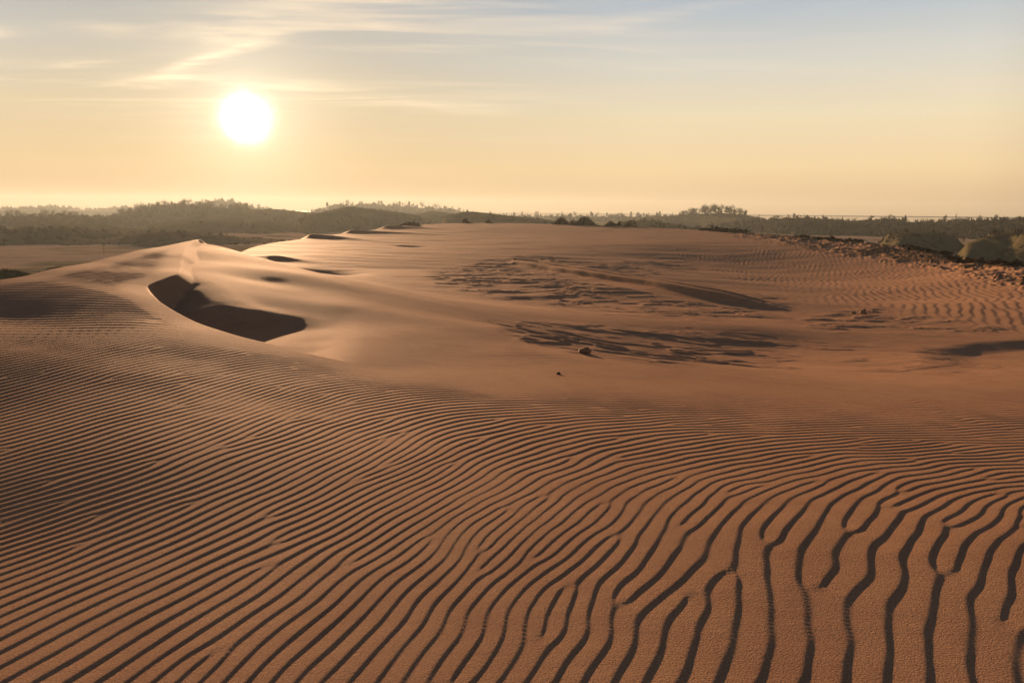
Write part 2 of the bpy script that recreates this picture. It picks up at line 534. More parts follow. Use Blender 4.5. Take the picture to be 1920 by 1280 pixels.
def kfield():
    """Wave vectors of the ripples on the ground, smoothly interpolated from the samples."""
    P, K = [], []
    for u, v, a, s in RP:
        p = gnd(u, v)
        e = 2.0
        J = np.array([(gnd(u + e, v) - gnd(u - e, v))[:2] / (2 * e), (gnd(u, v + e) - gnd(u, v - e))[:2] / (2 * e)])
        g = 2 * math.pi / s * np.array([math.sin(R(a)), math.cos(R(a))])
        P.append(p[:2])
        K.append(np.linalg.solve(J, g))
    P, K = np.array(P), np.array(K)
    c = np.stack([P[:, 0], P[:, 1]], -1)
    th, lm = np.unwrap(np.arctan2(K[:, 1], K[:, 0])), np.log(np.hypot(K[:, 0], K[:, 1]))
    f = lambda p: np.stack([np.arctan2(p[:, 0], p[:, 1] + 0.8), np.log(np.hypot(p[:, 0], p[:, 1] + 0.8))], -1)
    return f, tps(f(c), np.cos(th), 0.004), tps(f(c), np.sin(th), 0.004), tps(f(c), lm, 0.004), P, K


def relax(kx, ky, phi, cell, steps, corr, seed):
    """Ripple crests grown from noise: a complex amplitude relaxed towards the wanted wave vectors,
    so crests run long, bend with the wind and fork only where they must."""
    ny, nx = kx.shape
    rg = np.random.default_rng(seed)
    A = rg.normal(size=(ny, nx)) + 1j * rg.normal(size=(ny, nx))
    fy, fx = np.meshgrid(np.fft.fftfreq(ny, cell), np.fft.fftfreq(nx, cell), indexing='ij')
    A = np.fft.ifft2(np.fft.fft2(A) * np.exp(-2 * (math.pi * corr) ** 2 * (fx ** 2 + fy ** 2)))
    A /= np.sqrt((abs(A) ** 2).mean())
    A /= 0.5 + np.abs(A)
    px, py = np.diff(phi, axis=1), np.diff(phi, axis=0)
    lx = np.exp(1j * (0.5 * (kx[:, 1:] + kx[:, :-1]) * cell - px))
    ly = np.exp(1j * (0.5 * (ky[1:] + ky[:-1]) * cell - py))
    for i in range(steps):
        L = np.zeros_like(A)
        fxl = A[:, 1:] * np.conj(lx) - A[:, :-1]
        L[:, :-1] += fxl
        L[:, 1:] -= fxl * lx
        fyl = A[1:] * np.conj(ly) - A[:-1]
        L[:-1] += fyl
        L[1:] -= fyl * ly
        A = A + 0.2 * L + 0.10 * (A - abs(A) ** 2 * A)
    return A


def bil(A, fx, fy):
    ny, nx = A.shape
    fx = np.clip(fx, 0, nx - 1.001)
    fy = np.clip(fy, 0, ny - 1.001)
    ix, iy = fx.astype(int), fy.astype(int)
    tx, ty = fx - ix, fy - iy
    tx, ty = tx * tx * (3 - 2 * tx), ty * ty * (3 - 2 * ty)
    return (A[iy, ix] * (1 - tx) + A[iy, ix + 1] * tx) * (1 - ty) + (A[iy + 1, ix] * (1 - tx) + A[iy + 1, ix + 1] * tx) * ty


def saw_table(rise, soft, n=1024):
    t = np.arange(n) / n
    s = np.where(t < rise, np.sin(0.5 * math.pi * (t / rise)) ** 1.0 * 0.35 + 0.65 * t / rise, 1 - (t - rise) / (1 - rise))
    k = np.exp(-0.5 * (np.minimum(t, 1 - t) / soft) ** 2)
    s = np.real(np.fft.ifft(np.fft.fft(s) * np.fft.fft(k / k.sum())))
    s = (s - s.min()) / (s.max() - s.min())
    return np.r_[s, s[0]] - 0.5


def lookup(tab, p):
    t = (p / (2 * math.pi)) % 1.0 * (len(tab) - 1)
    i = np.minimum(t.astype(int), len(tab) - 2)
    f = t - i
    return tab[i] * (1 - f) + tab[i + 1] * f

def project(x, y, z):
    """Pixel of the photograph for world points (only used to lay features out)."""
    q = np.stack([x, y, z - EYE], -1) @ MCN
    d = np.maximum(-q[..., 2], 1e-3)
    return 960 + FPX * q[..., 0] / d, 640 - FPX * q[..., 1] / d, -q[..., 2] > 1e-3


def polymask(u, v, pts, soft):
    """Soft inside mask of a convex-ish polygon given in layout pixels (vertical distances count four times)."""
    L = np.array([(a, -4.0 * b, 0) for a, b in [pts[-1]] + pts + pts[:2]])
    return sstep(-soft, soft, sdist(u, -4.0 * v, L))


# polar sheet: finest where the eye is near, a full circle, out past the valley
def build_sheet():
    th = np.arange(math.atan(EYE / 2.2), math.atan(EYE / 10.5), -0.0004)
    r1 = EYE / np.tan(th)
    r2 = np.concatenate([np.arange(r1[-1] + 0.03, 24, 0.04), np.arange(24.05, 30, 0.09)])
    r3 = np.arange(r2[-1] + 0.13, 74, 0.13)
    r4 = np.arange(r3[-1] + 0.4, 172, 0.4)
    r5 = np.concatenate([np.arange(r4[-1] + 0.8, 330, 0.8), np.geomspace(331, 2100, 110)])
    r = np.concatenate([np.geomspace(0.15, r1[0] * 0.985, 60), r1, r2, r3, r4, r5])
    a_in = np.arange(-R(37), R(37), R(0.055))
    a_out = np.linspace(a_in[-1] + R(1.5), 2 * math.pi + a_in[0] - R(1.5), 110)
    return r, np.concatenate([a_in, a_out]), len(a_in)


def build_ground():
    r, a, n_in = build_sheet()
    nr, nc = len(r), len(a)
    ri = np.unique(np.r_[np.arange(0, nr, 6), nr - 1])
    ci = np.unique(np.r_[np.arange(0, n_in, 6), np.arange(n_in - 1, nc, 2), nc - 1])
    Rc, Ac = np.meshgrid(r[ri], a[ci], indexing='ij')
    Xc, Yc = (Rc * np.sin(Ac)).ravel(), (Rc * np.cos(Ac)).ravel()
    sh = Rc.shape

    def lift(f):
        return upsample(f.reshape(sh), ri, ci, nr, nc)
    rr = Rc.ravel()
    wz = fW(np.stack([Xc, Yc], -1) / 8.0)
    wz = np.where(rr > 30, np.clip(wz, -4, 1.0), wz)
    aa = (Ac.ravel() + math.pi) % (2 * math.pi) - math.pi
    aq = np.clip(aa, -0.72, 0.76)
    rq = np.clip(rr, 8.0, 240)
    fz = fF(np.stack([aq, np.log(rq)], -1))
    W = lift(np.clip(wz, -4, 1.5))
    F = lift(np.clip(fz, -8, 1.2))
    S1 = lift(-sdist(Xc, Yc, EDGE1))
    S2 = lift(-sdist(Xc, Yc, EDGE2))
    Rr, Aa = np.meshgrid(r, a, indexing='ij')
    X, Y = Rr * np.sin(Aa), Rr * np.cos(Aa)
    vz = VALLEY + 0.5 * lift(fbm(Xc / 60.0, Yc / 60.0, 3, 5)) - 22.0 * sstep(900, 2200, Rr)
    nearv = (Rr > 60) & (Rr < 420)
    vz[nearv] += 0.16 * fbm(X[nearv] / 11.0, Y[nearv] / 6.0, 4, 19) * sstep(420, 300, Rr[nearv])

    # ---- eroded basin, track, banks and small dunes on the lower surface
    U, V, ok = project(X, Y, F)
    sel = (Rr > 9) & (Rr < 190) & (S1 > -2.0) & (np.abs((Aa + math.pi) % (2 * math.pi) - math.pi) < R(40))
    x, y, u, v, f = X[sel], Y[sel], U[sel], V[sel], F[sel].copy()
    # streamlined direction, a little across the line of sight
    ca, sa = math.cos(R(-14)), math.sin(R(-14))
    p, q = x * ca - y * sa, x * sa + y * ca
    wob = fbm(x / 6, y / 6, 2, 40) * 1.2
    er = np.zeros_like(x)
    er = np.maximum(er, polymask(u, v, [(905, 487), (1010, 478), (1200, 495), (1330, 540), (1460, 556), (1470, 596), (1290, 598), (1080, 583), (960, 566), (820, 540), (800, 510)], 40))
    er = np.maximum(er, polymask(u, v, [(925, 602), (1000, 604), (1200, 612), (1400, 622), (1490, 642), (1480, 690), (1330, 684), (1180, 674), (1080, 660), (980, 640)], 30))
    er = np.maximum(er, 0.9 * polymask(u, v, [(1480, 606), (1560, 585), (1640, 578), (1720, 592), (1830, 606), (1900, 618), (1760, 628), (1560, 622)], 26))
    er = np.maximum(er, 0.8 * polymask(u, v, [(1150, 484), (1260, 480), (1330, 500), (1280, 512), (1150, 502)], 26))
    er = np.maximum(er, 0.35 * polymask(u, v, [(1480, 640), (1900, 650), (1900, 712), (1600, 700)], 60))
    er = np.maximum(er, 0.25 * polymask(u, v, [(600, 520), (900, 490), (920, 560), (760, 548)], 40))
    n1 = fbm(p / 3.4 + 0.5 * wob, q / 1.5 + 0.5 * wob, 4, 61, 0.58)
    n2 = fbm(p / 1.5 + 0.4 * wob, q / 0.75, 4, 77, 0.58)
    n3 = fbm(p / 9.0, q / 5.0, 3, 91)
    # plates of firmer sand left standing with ragged, undercut rims
    hi = 0.30 * sstep(0.03, 0.14, n1) + 0.16 * sstep(0.30, 0.38, n1 + 0.25 * n2) + 0.10 * sstep(0.10, 0.2, n2) * sstep(-0.2, 0.2, n1) - 0.16 * sstep(0.1, 0.5, -n1)
    f += 0.05 * n3 * sstep(30, 60, np.hypot(x, y)) + 0.03 * n3

    # vehicle track left standing proud where the loose sand round it blew away
    TR = catmull(np.array([(*at(950, 481, 63)[:2], 0), (*at(985, 486, 61)[:2], 0), (*at(1060, 506, 54)[:2], 0), (*at(1130, 522, 49)[:2], 0), (*at(1240, 545, 43.0)[:2], 0), (*at(1310, 558, 40)[:2], 0), (*at(1400, 570, 38)[:2], 0), (*at(1480, 578, 36.5)[:2], 0)]), 6)
    sd = sdist(x, y, TR)
    along = polymask(u, v, [(955, 470), (1000, 470), (1480, 560), (1500, 596), (1420, 592), (950, 495)], 30) * sstep(945, 972, u) * sstep(1500, 1330, u)
    er *= (1 - along * sstep(4.0, 2.0, np.abs(sd))) * (0.65 + 0.35 * sstep(-0.22, 0.22, fbm(p / 8.0, q / 4.0, 2, 63)))
    f += er * (0.12 * hi + 0.022 * n2)
    rag = 0.03 * fbm(x / 3.5, y / 3.5, 3, 31)
    s_ = sd + rag
    prof = 0.36 * sstep(1.10, 0.92, np.abs(s_)) - 0.20 * sstep(0.46, 0.34, np.abs(s_ + 0.1)) - 0.10 * sstep(0.9, 1.8, s_) * sstep(4.5, 2.2, s_)
    f += 0.9 * along * prof

    # slip bank at the far right
    BK = catmull(np.array([(*at(1735, 667, 24.6)[:2], 0), (*at(1790, 652, 26.0)[:2], 0), (*at(1845, 641, 27.6)[:2], 0), (*at(1920, 629, 29.2)[:2], 0), (*at(2050, 612, 32)[:2], 0)]), 6)
    sb = sdist(x, y, BK)
    f -= 0.15 * sstep(0.0, 1.25, sb + 0.15 * perlin(x / 1.1, y / 1.1, 3)) * sstep(9.0, 3.0, np.abs(sb)) * sstep(1715, 1840, u) * sstep(35, 27, np.hypot(x, y))

    # hollow with a sharp brink behind the near dune, and small dunes on the left shoulder of the far one
    def bump(uu, vv, d, wx, wy, h, sharp=1.0, rot=0.0):
        c = at(uu, vv, d)
        dx_, dy_ = x - c[0], y - c[1]
        co, si = math.cos(R(rot)), math.sin(R(rot))
        a_, b_ = (dx_ * co + dy_ * si) / wx, (-dx_ * si + dy_ * co) / wy
        lee = np.where(b_ < 0, -b_ * sharp, b_)
        return h * np.exp(-a_ ** 2) * np.exp(-np.abs(lee) ** 1.3)
    f += bump(590, 440, 100, 7.5, 4.5, 0.5, 2.4, -28) + bump(700, 427, 136, 8, 5, 0.5, 2.2, 4) + bump(640, 437, 118, 9, 4, 0.45, 2, 10)
    f += bump(520, 476, 58, 2.4, 1.6, 0.26, 2.2, -35) + bump(470, 482, 48, 1.8, 1.4, 0.35, 2.0, -40)
    f -= bump(590, 499, 47, 1.9, 2.1, 0.95, 1.0, 0)
    f -= bump(770, 465, 85, 1.3, 1.2, 0.3, 1.0, 0)

    # crusted, broken rim at the right of the far dune
    cr = polymask(u, v, [(1315, 426), (1400, 424), (1500, 430), (1700, 450), (1925, 488), (1990, 560), (1900, 536), (1760, 508), (1600, 480), (1450, 452)], 40)
    c1 = fbm(x / 5.0, y / 8.0, 4, 15, 0.6)
    c2 = fbm(x / 1.1, y / 2.2, 4, 25, 0.65)
    f += 0.30 * cr * (0.45 * sstep(0.0, 0.3, c1 + 0.5 * c2) + 0.28 * sstep(0.1, 0.25, c2) + 0.1 * c2)
    crust_dark = cr * sstep(0.05, 0.35, c1 + 0.55 * c2 + 0.05)

    # megaripples on the far right slope
    mr = polymask(u, v, [(1250, 470), (1420, 462), (1700, 478), (2000, 520), (2000, 640), (1860, 612), (1640, 574), (1480, 556), (1300, 500)], 60) * (1 - 0.8 * er)
    gx, gy, cell = 0.0, 18.0, 0.10
    yy, xx = np.meshgrid(np.arange(18, 96, cell), np.arange(0, 62, cell), indexing='ij')
    ang = 0.35 + 0.55 * fbm(xx / 9, yy / 9, 2, 8)
    lamb = 0.42 + 0.12 * fbm(xx / 14, yy / 14, 2, 12) + 0.05 * (yy - 40) / 40
    ph0 = 2 * math.pi / 0.42 * (xx * math.cos(0.35) - yy * math.sin(0.35))
    Am = relax(2 * math.pi / lamb * np.cos(ang), -2 * math.pi / lamb * np.sin(ang), ph0, cell, 60, 0.3, 9)
    Ai = bil(Am, (x - gx) / cell, (y - gy) / cell)
    pm = 2 * math.pi / 0.42 * (x * math.cos(0.35) - y * math.sin(0.35)) + np.angle(Ai)
    amp = 0.020 * (0.25 + 0.65 * sstep(-0.25, 0.35, fbm(x / 7, y / 7, 3, 52) + 0.5 * sstep(1500, 1900, u)))
    f += mr * amp * np.minimum(1, np.abs(Ai) * 1.3) * lookup(saw_table(0.68, 0.06), pm)
    F[sel] = f

    su = 960 + FPX * np.tan(np.clip(Aa, -0.8, 0.8))
    ST = lift(sdist(Xc, Yc, TERM))
    taper = sstep(645, 350, su)
    F = F - 0.42 * taper * sstep(-0.4, 0.5 + 1.0 * taper, ST + 0.05 * perlin(X / 0.8, Y / 0.8, 44)) * sstep(12.0, 8.5, ST) * (Aa < 1) * (Rr < 22)
    # convex shoulder of the windward back, where the slope turns away from the low sun
    LB = catmull(np.array([at(-300, 590, 10.8), at(-60, 588, 10.9), at(70, 583, 11.1), at(170, 584, 11.3), at(260, 588, 11.4), at(330, 590, 11.2)]), 5)
    SB = lift(-sdist(Xc, Yc, LB))
    W = W + 0.025 * sstep(-0.4, 1.5, SB) * sstep(7.5, 1.5, SB) * sstep(300, 130, su) * (Aa < 1) * (Rr < 22)

    # ---- join: near dune, what lies past its brink, the valley
    drop = np.tan(R(31)) + 0.38 * sstep(16.3, 14.6, Rr) * (Aa < -0.2)
    rim = 0.012 + 0.10 * sstep(8.4, 10.5, Rr) * 0.0
    lee = W - drop * np.maximum(S1, 0) - rim * 0
    az_u = 960 + FPX * np.tan(np.clip(Aa, -0.8, 0.8))
    F = F + (W - F) * sstep(580, 680, az_u) * sstep(985, 930, az_u) * np.exp(-(np.maximum(S1, 0) / 2.0) ** 2) * (Aa < 1) * (Rr < 20)
    FV = np.where(S2 > 0, smax(F - np.tan(R(24)) * S2, vz, 1.2), F)
    FV = np.where(Rr > 240, np.where(S2 > 0, vz, FV), FV)
    Z = np.where(S1 <= 0, W, smax(lee, FV, np.clip(0.12 * S1, 1e-3, 0.10)))
    # round the brink where wind blows over it
    # ---- ripples on the near dune
    pr = (Rr < 17) & (S1 < 0.6) & (Y > 0.4) & (np.abs((Aa + math.pi) % (2 * math.pi) - math.pi) < R(40))
    x, y, rr2, s1 = X[pr], Y[pr], Rr[pr], S1[pr]
    phi, res = fit_phase()
    fq, fc, fs, fl, _, _ = kfield()
    cell = 0.03
    xs, ys = np.arange(-10.5, 9, cell), np.arange(0.4, 16.5, cell)
    GX, GY = np.meshgrid(xs, ys)
    Q = fq(np.c_[GX.ravel(), np.minimum(GY.ravel(), 10.5)])
    c_, s_, l_ = fc(Q), fs(Q), np.clip(fl(Q), math.log(2 * math.pi / 0.22), math.log(2 * math.pi / 0.045))
    n_ = np.hypot(c_, s_) + 1e-9
    rough = sstep(-2.5, 1.0, GX.ravel())
    turn = (0.16 + 0.30 * rough) * (fbm(GX.ravel() / 0.45, GY.ravel() / 0.45, 2, 21) + 0.6 * fbm(GX.ravel() / 0.19, GY.ravel() / 0.19, 1, 22) * rough)
    al = np.arctan2(s_, c_) + turn
    kk = np.exp(l_) * (1 + 0.12 * fbm(GX.ravel() / 0.8, GY.ravel() / 0.8, 2, 23))
    k0 = np.exp(l_)
    A = relax((kk * np.cos(al)).reshape(GX.shape), (kk * np.sin(al)).reshape(GX.shape), phi(GX, GY), cell, 260, 0.08, 5)
    lamg = (2 * math.pi / k0).reshape(GX.shape)
    gx_, gy_ = (x - xs[0]) / cell, (y - ys[0]) / cell
    Ai = bil(A, gx_, gy_)
    lam = bil(lamg, gx_, gy_)
    ph = phi(x, y) + np.angle(Ai) + 0.10 * perlin(x / 0.14, y / 0.14, 71)
    amp = lam / (19.0 + 8.0 * sstep(-1.5, 1.5, x) * sstep(5.5, 3.5, rr2)) * np.clip(np.abs(Ai) * 1.5, 0, 1)
    uu, vv, _ = project(x, y, W[pr])
    smooth_zone = polymask(uu, vv, [(500, 560), (900, 560), (1300, 640), (2000, 700), (2400, 780), (2000, 762), (1300, 742), (1000, 736), (760, 715), (640, 684), (500, 640)], 90)
    far_fade = sstep(10.2, 8.5, rr2)
    amp = amp * (1 - 0.78 * smooth_zone) * far_fade * sstep(0.05, -0.35, s1) * (0.95 + 0.4 * fbm(x / 1.3, y / 1.3, 2, 81) + 0.3 * fbm(x / 0.25, y / 0.25, 1, 83))
    Z[pr] += amp * lookup(saw_table(0.79, 0.042), ph)
    # finer ripples farther off, on the windward back and the tongue of smooth sand
    pf = (Rr > 8.6) & (Rr < 27) & (S2 < 0) & (np.abs((Aa + math.pi) % (2 * math.pi) - math.pi) < R(40))
    x, y, rr3, s1, st = X[pf], Y[pf], Rr[pf], S1[pf], ST[pf]
    cell = 0.06
    xs3, ys3 = np.arange(-19, 19, cell), np.arange(5, 27.5, cell)
    GX, GY = np.meshgrid(xs3, ys3)
    an = -0.55 + 0.35 * fbm(GX / 5, GY / 5, 2, 301) - 0.55 * sstep(-3, 3, GX)
    k3 = 2 * math.pi / (0.165 + 0.02 * fbm(GX / 3, GY / 3, 2, 303))
    kx0, ky0 = 38.0 * math.sin(0.35), -38.0 * math.cos(0.35)
    A3 = relax(k3 * np.cos(an - 0.55), k3 * np.sin(an - 0.55), kx0 * GX + ky0 * GY, cell, 160, 0.2, 17)
    a3 = bil(A3, (x - xs3[0]) / cell, (y - ys3[0]) / cell)
    u3, v3, _ = project(x, y, Z[pf])
    onW = sstep(-0.1, -0.5, s1)
    onF = sstep(0.3, 1.0, s1) * sstep(600, 760, u3) * sstep(1700, 1200, u3) * sstep(20.5, 17.0, rr3)
    am3 = (0.0075 * onW + 0.0050 * onF) * sstep(9.0, 10.6, rr3) * sstep(26, 20, rr3) * (1 + 0.5 * fbm(x / 1.7, y / 1.7, 2, 305))
    Z[pf] += am3 * np.minimum(1, 1.3 * np.abs(a3)) * lookup(saw_table(0.72, 0.06), kx0 * x + ky0 * y + np.angle(a3))
    x, y, rr2, s1 = X[pr], Y[pr], Rr[pr], S1[pr]
    # gentle unevenness everywhere on the near dune
    Z[pr] += 0.012 * fbm(x / 1.8, y / 1.8, 2, 95) * sstep(3, 7, rr2) * sstep(0.5, -0.3, s1) * sstep(17, 14, rr2)

    # ---- masks used by the material: r dark crust, g vegetated, b pale valley sand
    C = np.zeros((nr, nc, 4), np.float32)
    C[..., 3] = 1
    cm = np.zeros((nr, nc))
    cm[sel] = crust_dark
    C[..., 0] = cm
    val = sstep(0.5, 4.0, S2) * (S1 > 0)
    C[..., 2] = val
    C[..., 1] = val * np.clip(sstep(0.05, 0.3, fbm(X / 40, Y / 40, 3, 33)) * 0.7 + sstep(330, 420, Rr), 0, 1)

    V3 = np.stack([X, Y, Z], -1).reshape(-1, 3)
    i, j = np.meshgrid(np.arange(nr - 1), np.arange(nc), indexing='ij')
    j2 = (j + 1) % nc
    Fq = np.stack([i * nc + j, (i + 1) * nc + j, (i + 1) * nc + j2, i * nc + j2], -1).reshape(-1, 4)
    V3 = np.vstack([V3, [[0, 0, Z[0].mean()]]])
    jj = np.arange(nc)
    fan = np.stack([np.full(nc, nr * nc), jj, (jj + 1) % nc], -1)
    o = mesh_obj('sand_dunes', V3, [Fq[:, ::-1], fan[:, ::-1]], M_SAND, smooth=True)
    ca_ = o.data.color_attributes.new('cover', 'FLOAT_COLOR', 'POINT')
    ca_.data.foreach_set('color', np.vstack([C.reshape(-1, 4), [[0, 0, 0, 1]]]).astype(np.float32).ravel())
    tag(o, kind='structure')
    return r, a, Z


# ------------------------------------------------------------------ materials
def new_mat(name):
    m = bpy.data.materials.new(name)
    m.use_nodes = True
    w = NT(m.node_tree)
    out = w.n('ShaderNodeOutputMaterial')
    b = w.n('ShaderNodeBsdfPrincipled')
    w.t.links.new(b.outputs[0], out.inputs[0])
    return m, w, b


def sand_material():
    m, w, b = new_mat('wind_blown_sand')
    tc = w.n('ShaderNodeTexCoord')
    P = tc.outputs['Object']
    at_ = w.n('ShaderNodeVertexColor', layer_name='cover')
    sc = w.n('ShaderNodeSeparateColor')
    w.put(sc.inputs[0], at_.outputs[0])
    n_big = w.noise(P, 0.35, 4, 0.55)
    n_mid = w.noise(P, 6.0, 4, 0.6)
    n_fine = w.noise(P, 130.0, 4, 0.75)
    sand = w.mix(n_big, (0.325, 0.197, 0.117), (0.372, 0.233, 0.143))
    sand = w.mix(w.m('MULTIPLY', n_mid, 0.35), sand, (0.26, 0.132, 0.072))
    sand = w.mix(w.rng(n_fine, 0.42, 0.66, 0.0, 0.75), sand, (0.17, 0.085, 0.047))
    sand = w.mix(w.rng(w.noise(P, 1.3, 5, 0.65, 0.8), 0.40, 0.72, 0.0, 0.38), sand, (0.20, 0.105, 0.064))
    sand = w.mix(w.rng(w.noise(P, 95.0, 1, 0.5), 0.80, 0.84), sand, (0.75, 0.6, 0.42))  # sparse pale grains, their quartz glint put in as bright base colour
    pale = w.mix(w.noise(P, 0.05, 5, 0.6), (0.26, 0.18, 0.12), (0.33, 0.23, 0.16))
    c = w.mix(sc.outputs[2], sand, pale)
    veg_n = w.noise(P, 0.16, 6, 0.65)
    veg = w.ramp(veg_n, [(0.3, (0.05, 0.045, 0.022)), (0.5, (0.10, 0.085, 0.04)), (0.62, (0.17, 0.14, 0.075)), (0.75, (0.26, 0.21, 0.14))])
    c = w.mix(sc.outputs[1], c, veg)
    c = w.mix(w.m('MULTIPLY', sc.outputs[0], w.rng(w.noise(P, 2.2, 5, 0.7), 0.32, 0.5)), c, (0.075, 0.048, 0.03))
    w.put(b.inputs['Base Color'], c)
    b.inputs['Roughness'].default_value = 0.85
    w.put(b.inputs['Specular IOR Level'], w.m('MULTIPLY', w.m('SUBTRACT', 1.0, sc.outputs[2]), 0.007))
    bp = w.n('ShaderNodeBump')
    bp.inputs['Strength'].default_value = 0.55
    bp.inputs['Distance'].default_value = 0.006
    w.put(bp.inputs['Height'], w.m('ADD', w.m('MULTIPLY', n_fine, 0.7), w.noise(P, 120.0, 3, 0.6)))
    mp = w.n('ShaderNodeMapping')
    w.put(mp.inputs[0], P)
    mp.inputs['Rotation'].default_value = (0, 0, R(12))
    mp.inputs['Scale'].default_value = (1.6, 9.0, 1.0)
    b2 = w.n('ShaderNodeBump')
    b2.inputs['Strength'].default_value = 0.22
    b2.inputs['Distance'].default_value = 0.010
    w.put(b2.inputs['Height'], w.noise(mp.outputs[0], 1.0, 3, 0.55))
    w.t.links.new(b2.outputs[0], bp.inputs['Normal'])
    w.t.links.new(bp.outputs[0], b.inputs['Normal'])
    return m


M_SAND = sand_material()
GR, GA, GZ = build_ground()


def ground_z(x, y):
    r = math.hypot(x, y)
    a = math.atan2(x, y)
    if a < GA[0]:
        a += 2 * math.pi
    i = min(max(int(np.searchsorted(GR, r)) - 1, 0), len(GR) - 2)
    j = min(max(int(np.searchsorted(GA, a)) - 1, 0), len(GA) - 2)
    t = (r - GR[i]) / (GR[i + 1] - GR[i])
    s = (a - GA[j]) / (GA[j + 1] - GA[j])
    return float((GZ[i, j] * (1 - s) + GZ[i, j + 1] * s) * (1 - t) + (GZ[i + 1, j] * (1 - s) + GZ[i + 1, j + 1] * s) * t)

def hit(u, v, lo=2.0, hi=1500.0):
    """Where the view ray through a pixel first meets the sand sheet."""
    q = ray(u, v)
    d = lo
    while d < hi:
        if EYE + q[2] * d <= ground_z(q[0] * d, q[1] * d):
            break
        d *= 1.004
    return np.array([q[0] * d, q[1] * d, ground_z(q[0] * d, q[1] * d)]), d


# ------------------------------------------------------------------ sea, hills
def veg_material(name, stops, scale, bump=0.6):
    m, w, b = new_mat(name)
    tc = w.n('ShaderNodeTexCoord')
    P = tc.outputs['Object']
    n = w.m('ADD', w.m('MULTIPLY', w.noise(P, scale, 5, 0.6), 0.62), w.m('MULTIPLY', w.noise(P, scale * 9, 4, 0.7), 0.38))
    w.put(b.inputs['Base Color'], w.ramp(n, stops))
    b.inputs['Roughness'].default_value = 0.95
    b.inputs['Specular IOR Level'].default_value = 0.0
    bp = w.n('ShaderNodeBump')
    bp.inputs['Strength'].default_value = bump
    bp.inputs['Distance'].default_value = 1.5
    w.put(bp.inputs['Height'], w.noise(P, scale * 7, 5, 0.7))
    w.t.links.new(bp.outputs[0], b.inputs['Normal'])
    return m


M_HILL = veg_material('dune_heath', [(0.34, (0.040, 0.036, 0.020)), (0.47, (0.075, 0.064, 0.034)), (0.56, (0.082, 0.070, 0.040)), (0.66, (0.10, 0.082, 0.05))], 0.022)
M_HILLS = veg_material('grassy_sand', [(0.36, (0.060, 0.048, 0.028)), (0.48, (0.095, 0.070, 0.042)), (0.54, (0.135, 0.096, 0.058)), (0.66, (0.19, 0.132, 0.082))], 0.05)
M_WOODFLOOR = veg_material('wooded_slope', [(0.35, (0.028, 0.026, 0.018)), (0.55, (0.055, 0.047, 0.03)), (0.7, (0.10, 0.08, 0.05))], 0.03)


def hill(outline, D, front, back, mat, zb=VALLEY - 0.6, seed=1, rough=0.06, name='hill', wander=0.10, step=3.0):
    """A solid ridge: crest through the given outline at distance D, a long front and a back slope."""
    O = np.array(outline, float)
    us = np.arange(O[0, 0], O[-1, 0] + 0.1, step)
    O2 = catmull(np.c_[O, np.zeros(len(O))], 10)
    vs_ = np.interp(us, O2[:, 0], O2[:, 1])
    n = len(us)
    Dc = D * (1 + wander * fbm(us / 160.0 + seed * 3.1, us * 0 + seed, 3, seed))
    crest = np.array([at(u, v, d) for u, v, d in zip(us, vs_, Dc)])
    tf = np.r_[np.linspace(-1, -0.1, 26), np.linspace(-0.07, 0.07, 5), np.linspace(0.15, 1, 12)]
    edge = np.clip(np.minimum(np.arange(n), n - 1 - np.arange(n)) / 8.0, 0, 1)
    V = np.zeros((len(tf), n, 3))
    dirs = crest[:, :2] / Dc[:, None]
    for k, t in enumerate(tf):
        rad = Dc + (front if t < 0 else back) * t
        p = dirs * rad[:, None]
        a = abs(t)
        prof = (0.5 + 0.5 * math.cos(math.pi * a)) ** (0.85 if t < 0 else 1.0)
        H = crest[:, 2] - zb
        nz = fbm(p[:, 0] / (front * 0.22), p[:, 1] / (front * 0.22), 4, seed + 50) * rough * H * sstep(0.0, 0.25, a) * sstep(1.0, 0.8, a) * 2.2
        nz += 0.02 * H * fbm(p[:, 0] / (front * 0.05), p[:, 1] / (front * 0.05), 3, seed + 80)
        z = zb + H * prof * (0.15 + 0.85 * edge) + nz
        V[k] = np.c_[p, z]
    i, j = np.meshgrid(np.arange(len(tf) - 1), np.arange(n - 1), indexing='ij')
    F = np.stack([i * n + j, i * n + j + 1, (i + 1) * n + j + 1, (i + 1) * n + j], -1).reshape(-1, 4)
    o = mesh_obj(name, V.reshape(-1, 3), F, mat, smooth=True)
    tag(o, kind='structure')
    return us, vs_, Dc, V, tf


def on_hill(hl, u, t):
    """Point on a hill at layout column u and depth t (-1 front foot, 0 crest)."""
    us, vs_, Dc, V, tf = hl
    j = min(max(int(round((u - us[0]) / (us[1] - us[0]))), 0), len(us) - 1)
    k = int(np.argmin(np.abs(tf - t)))
    return V[k, j].copy()


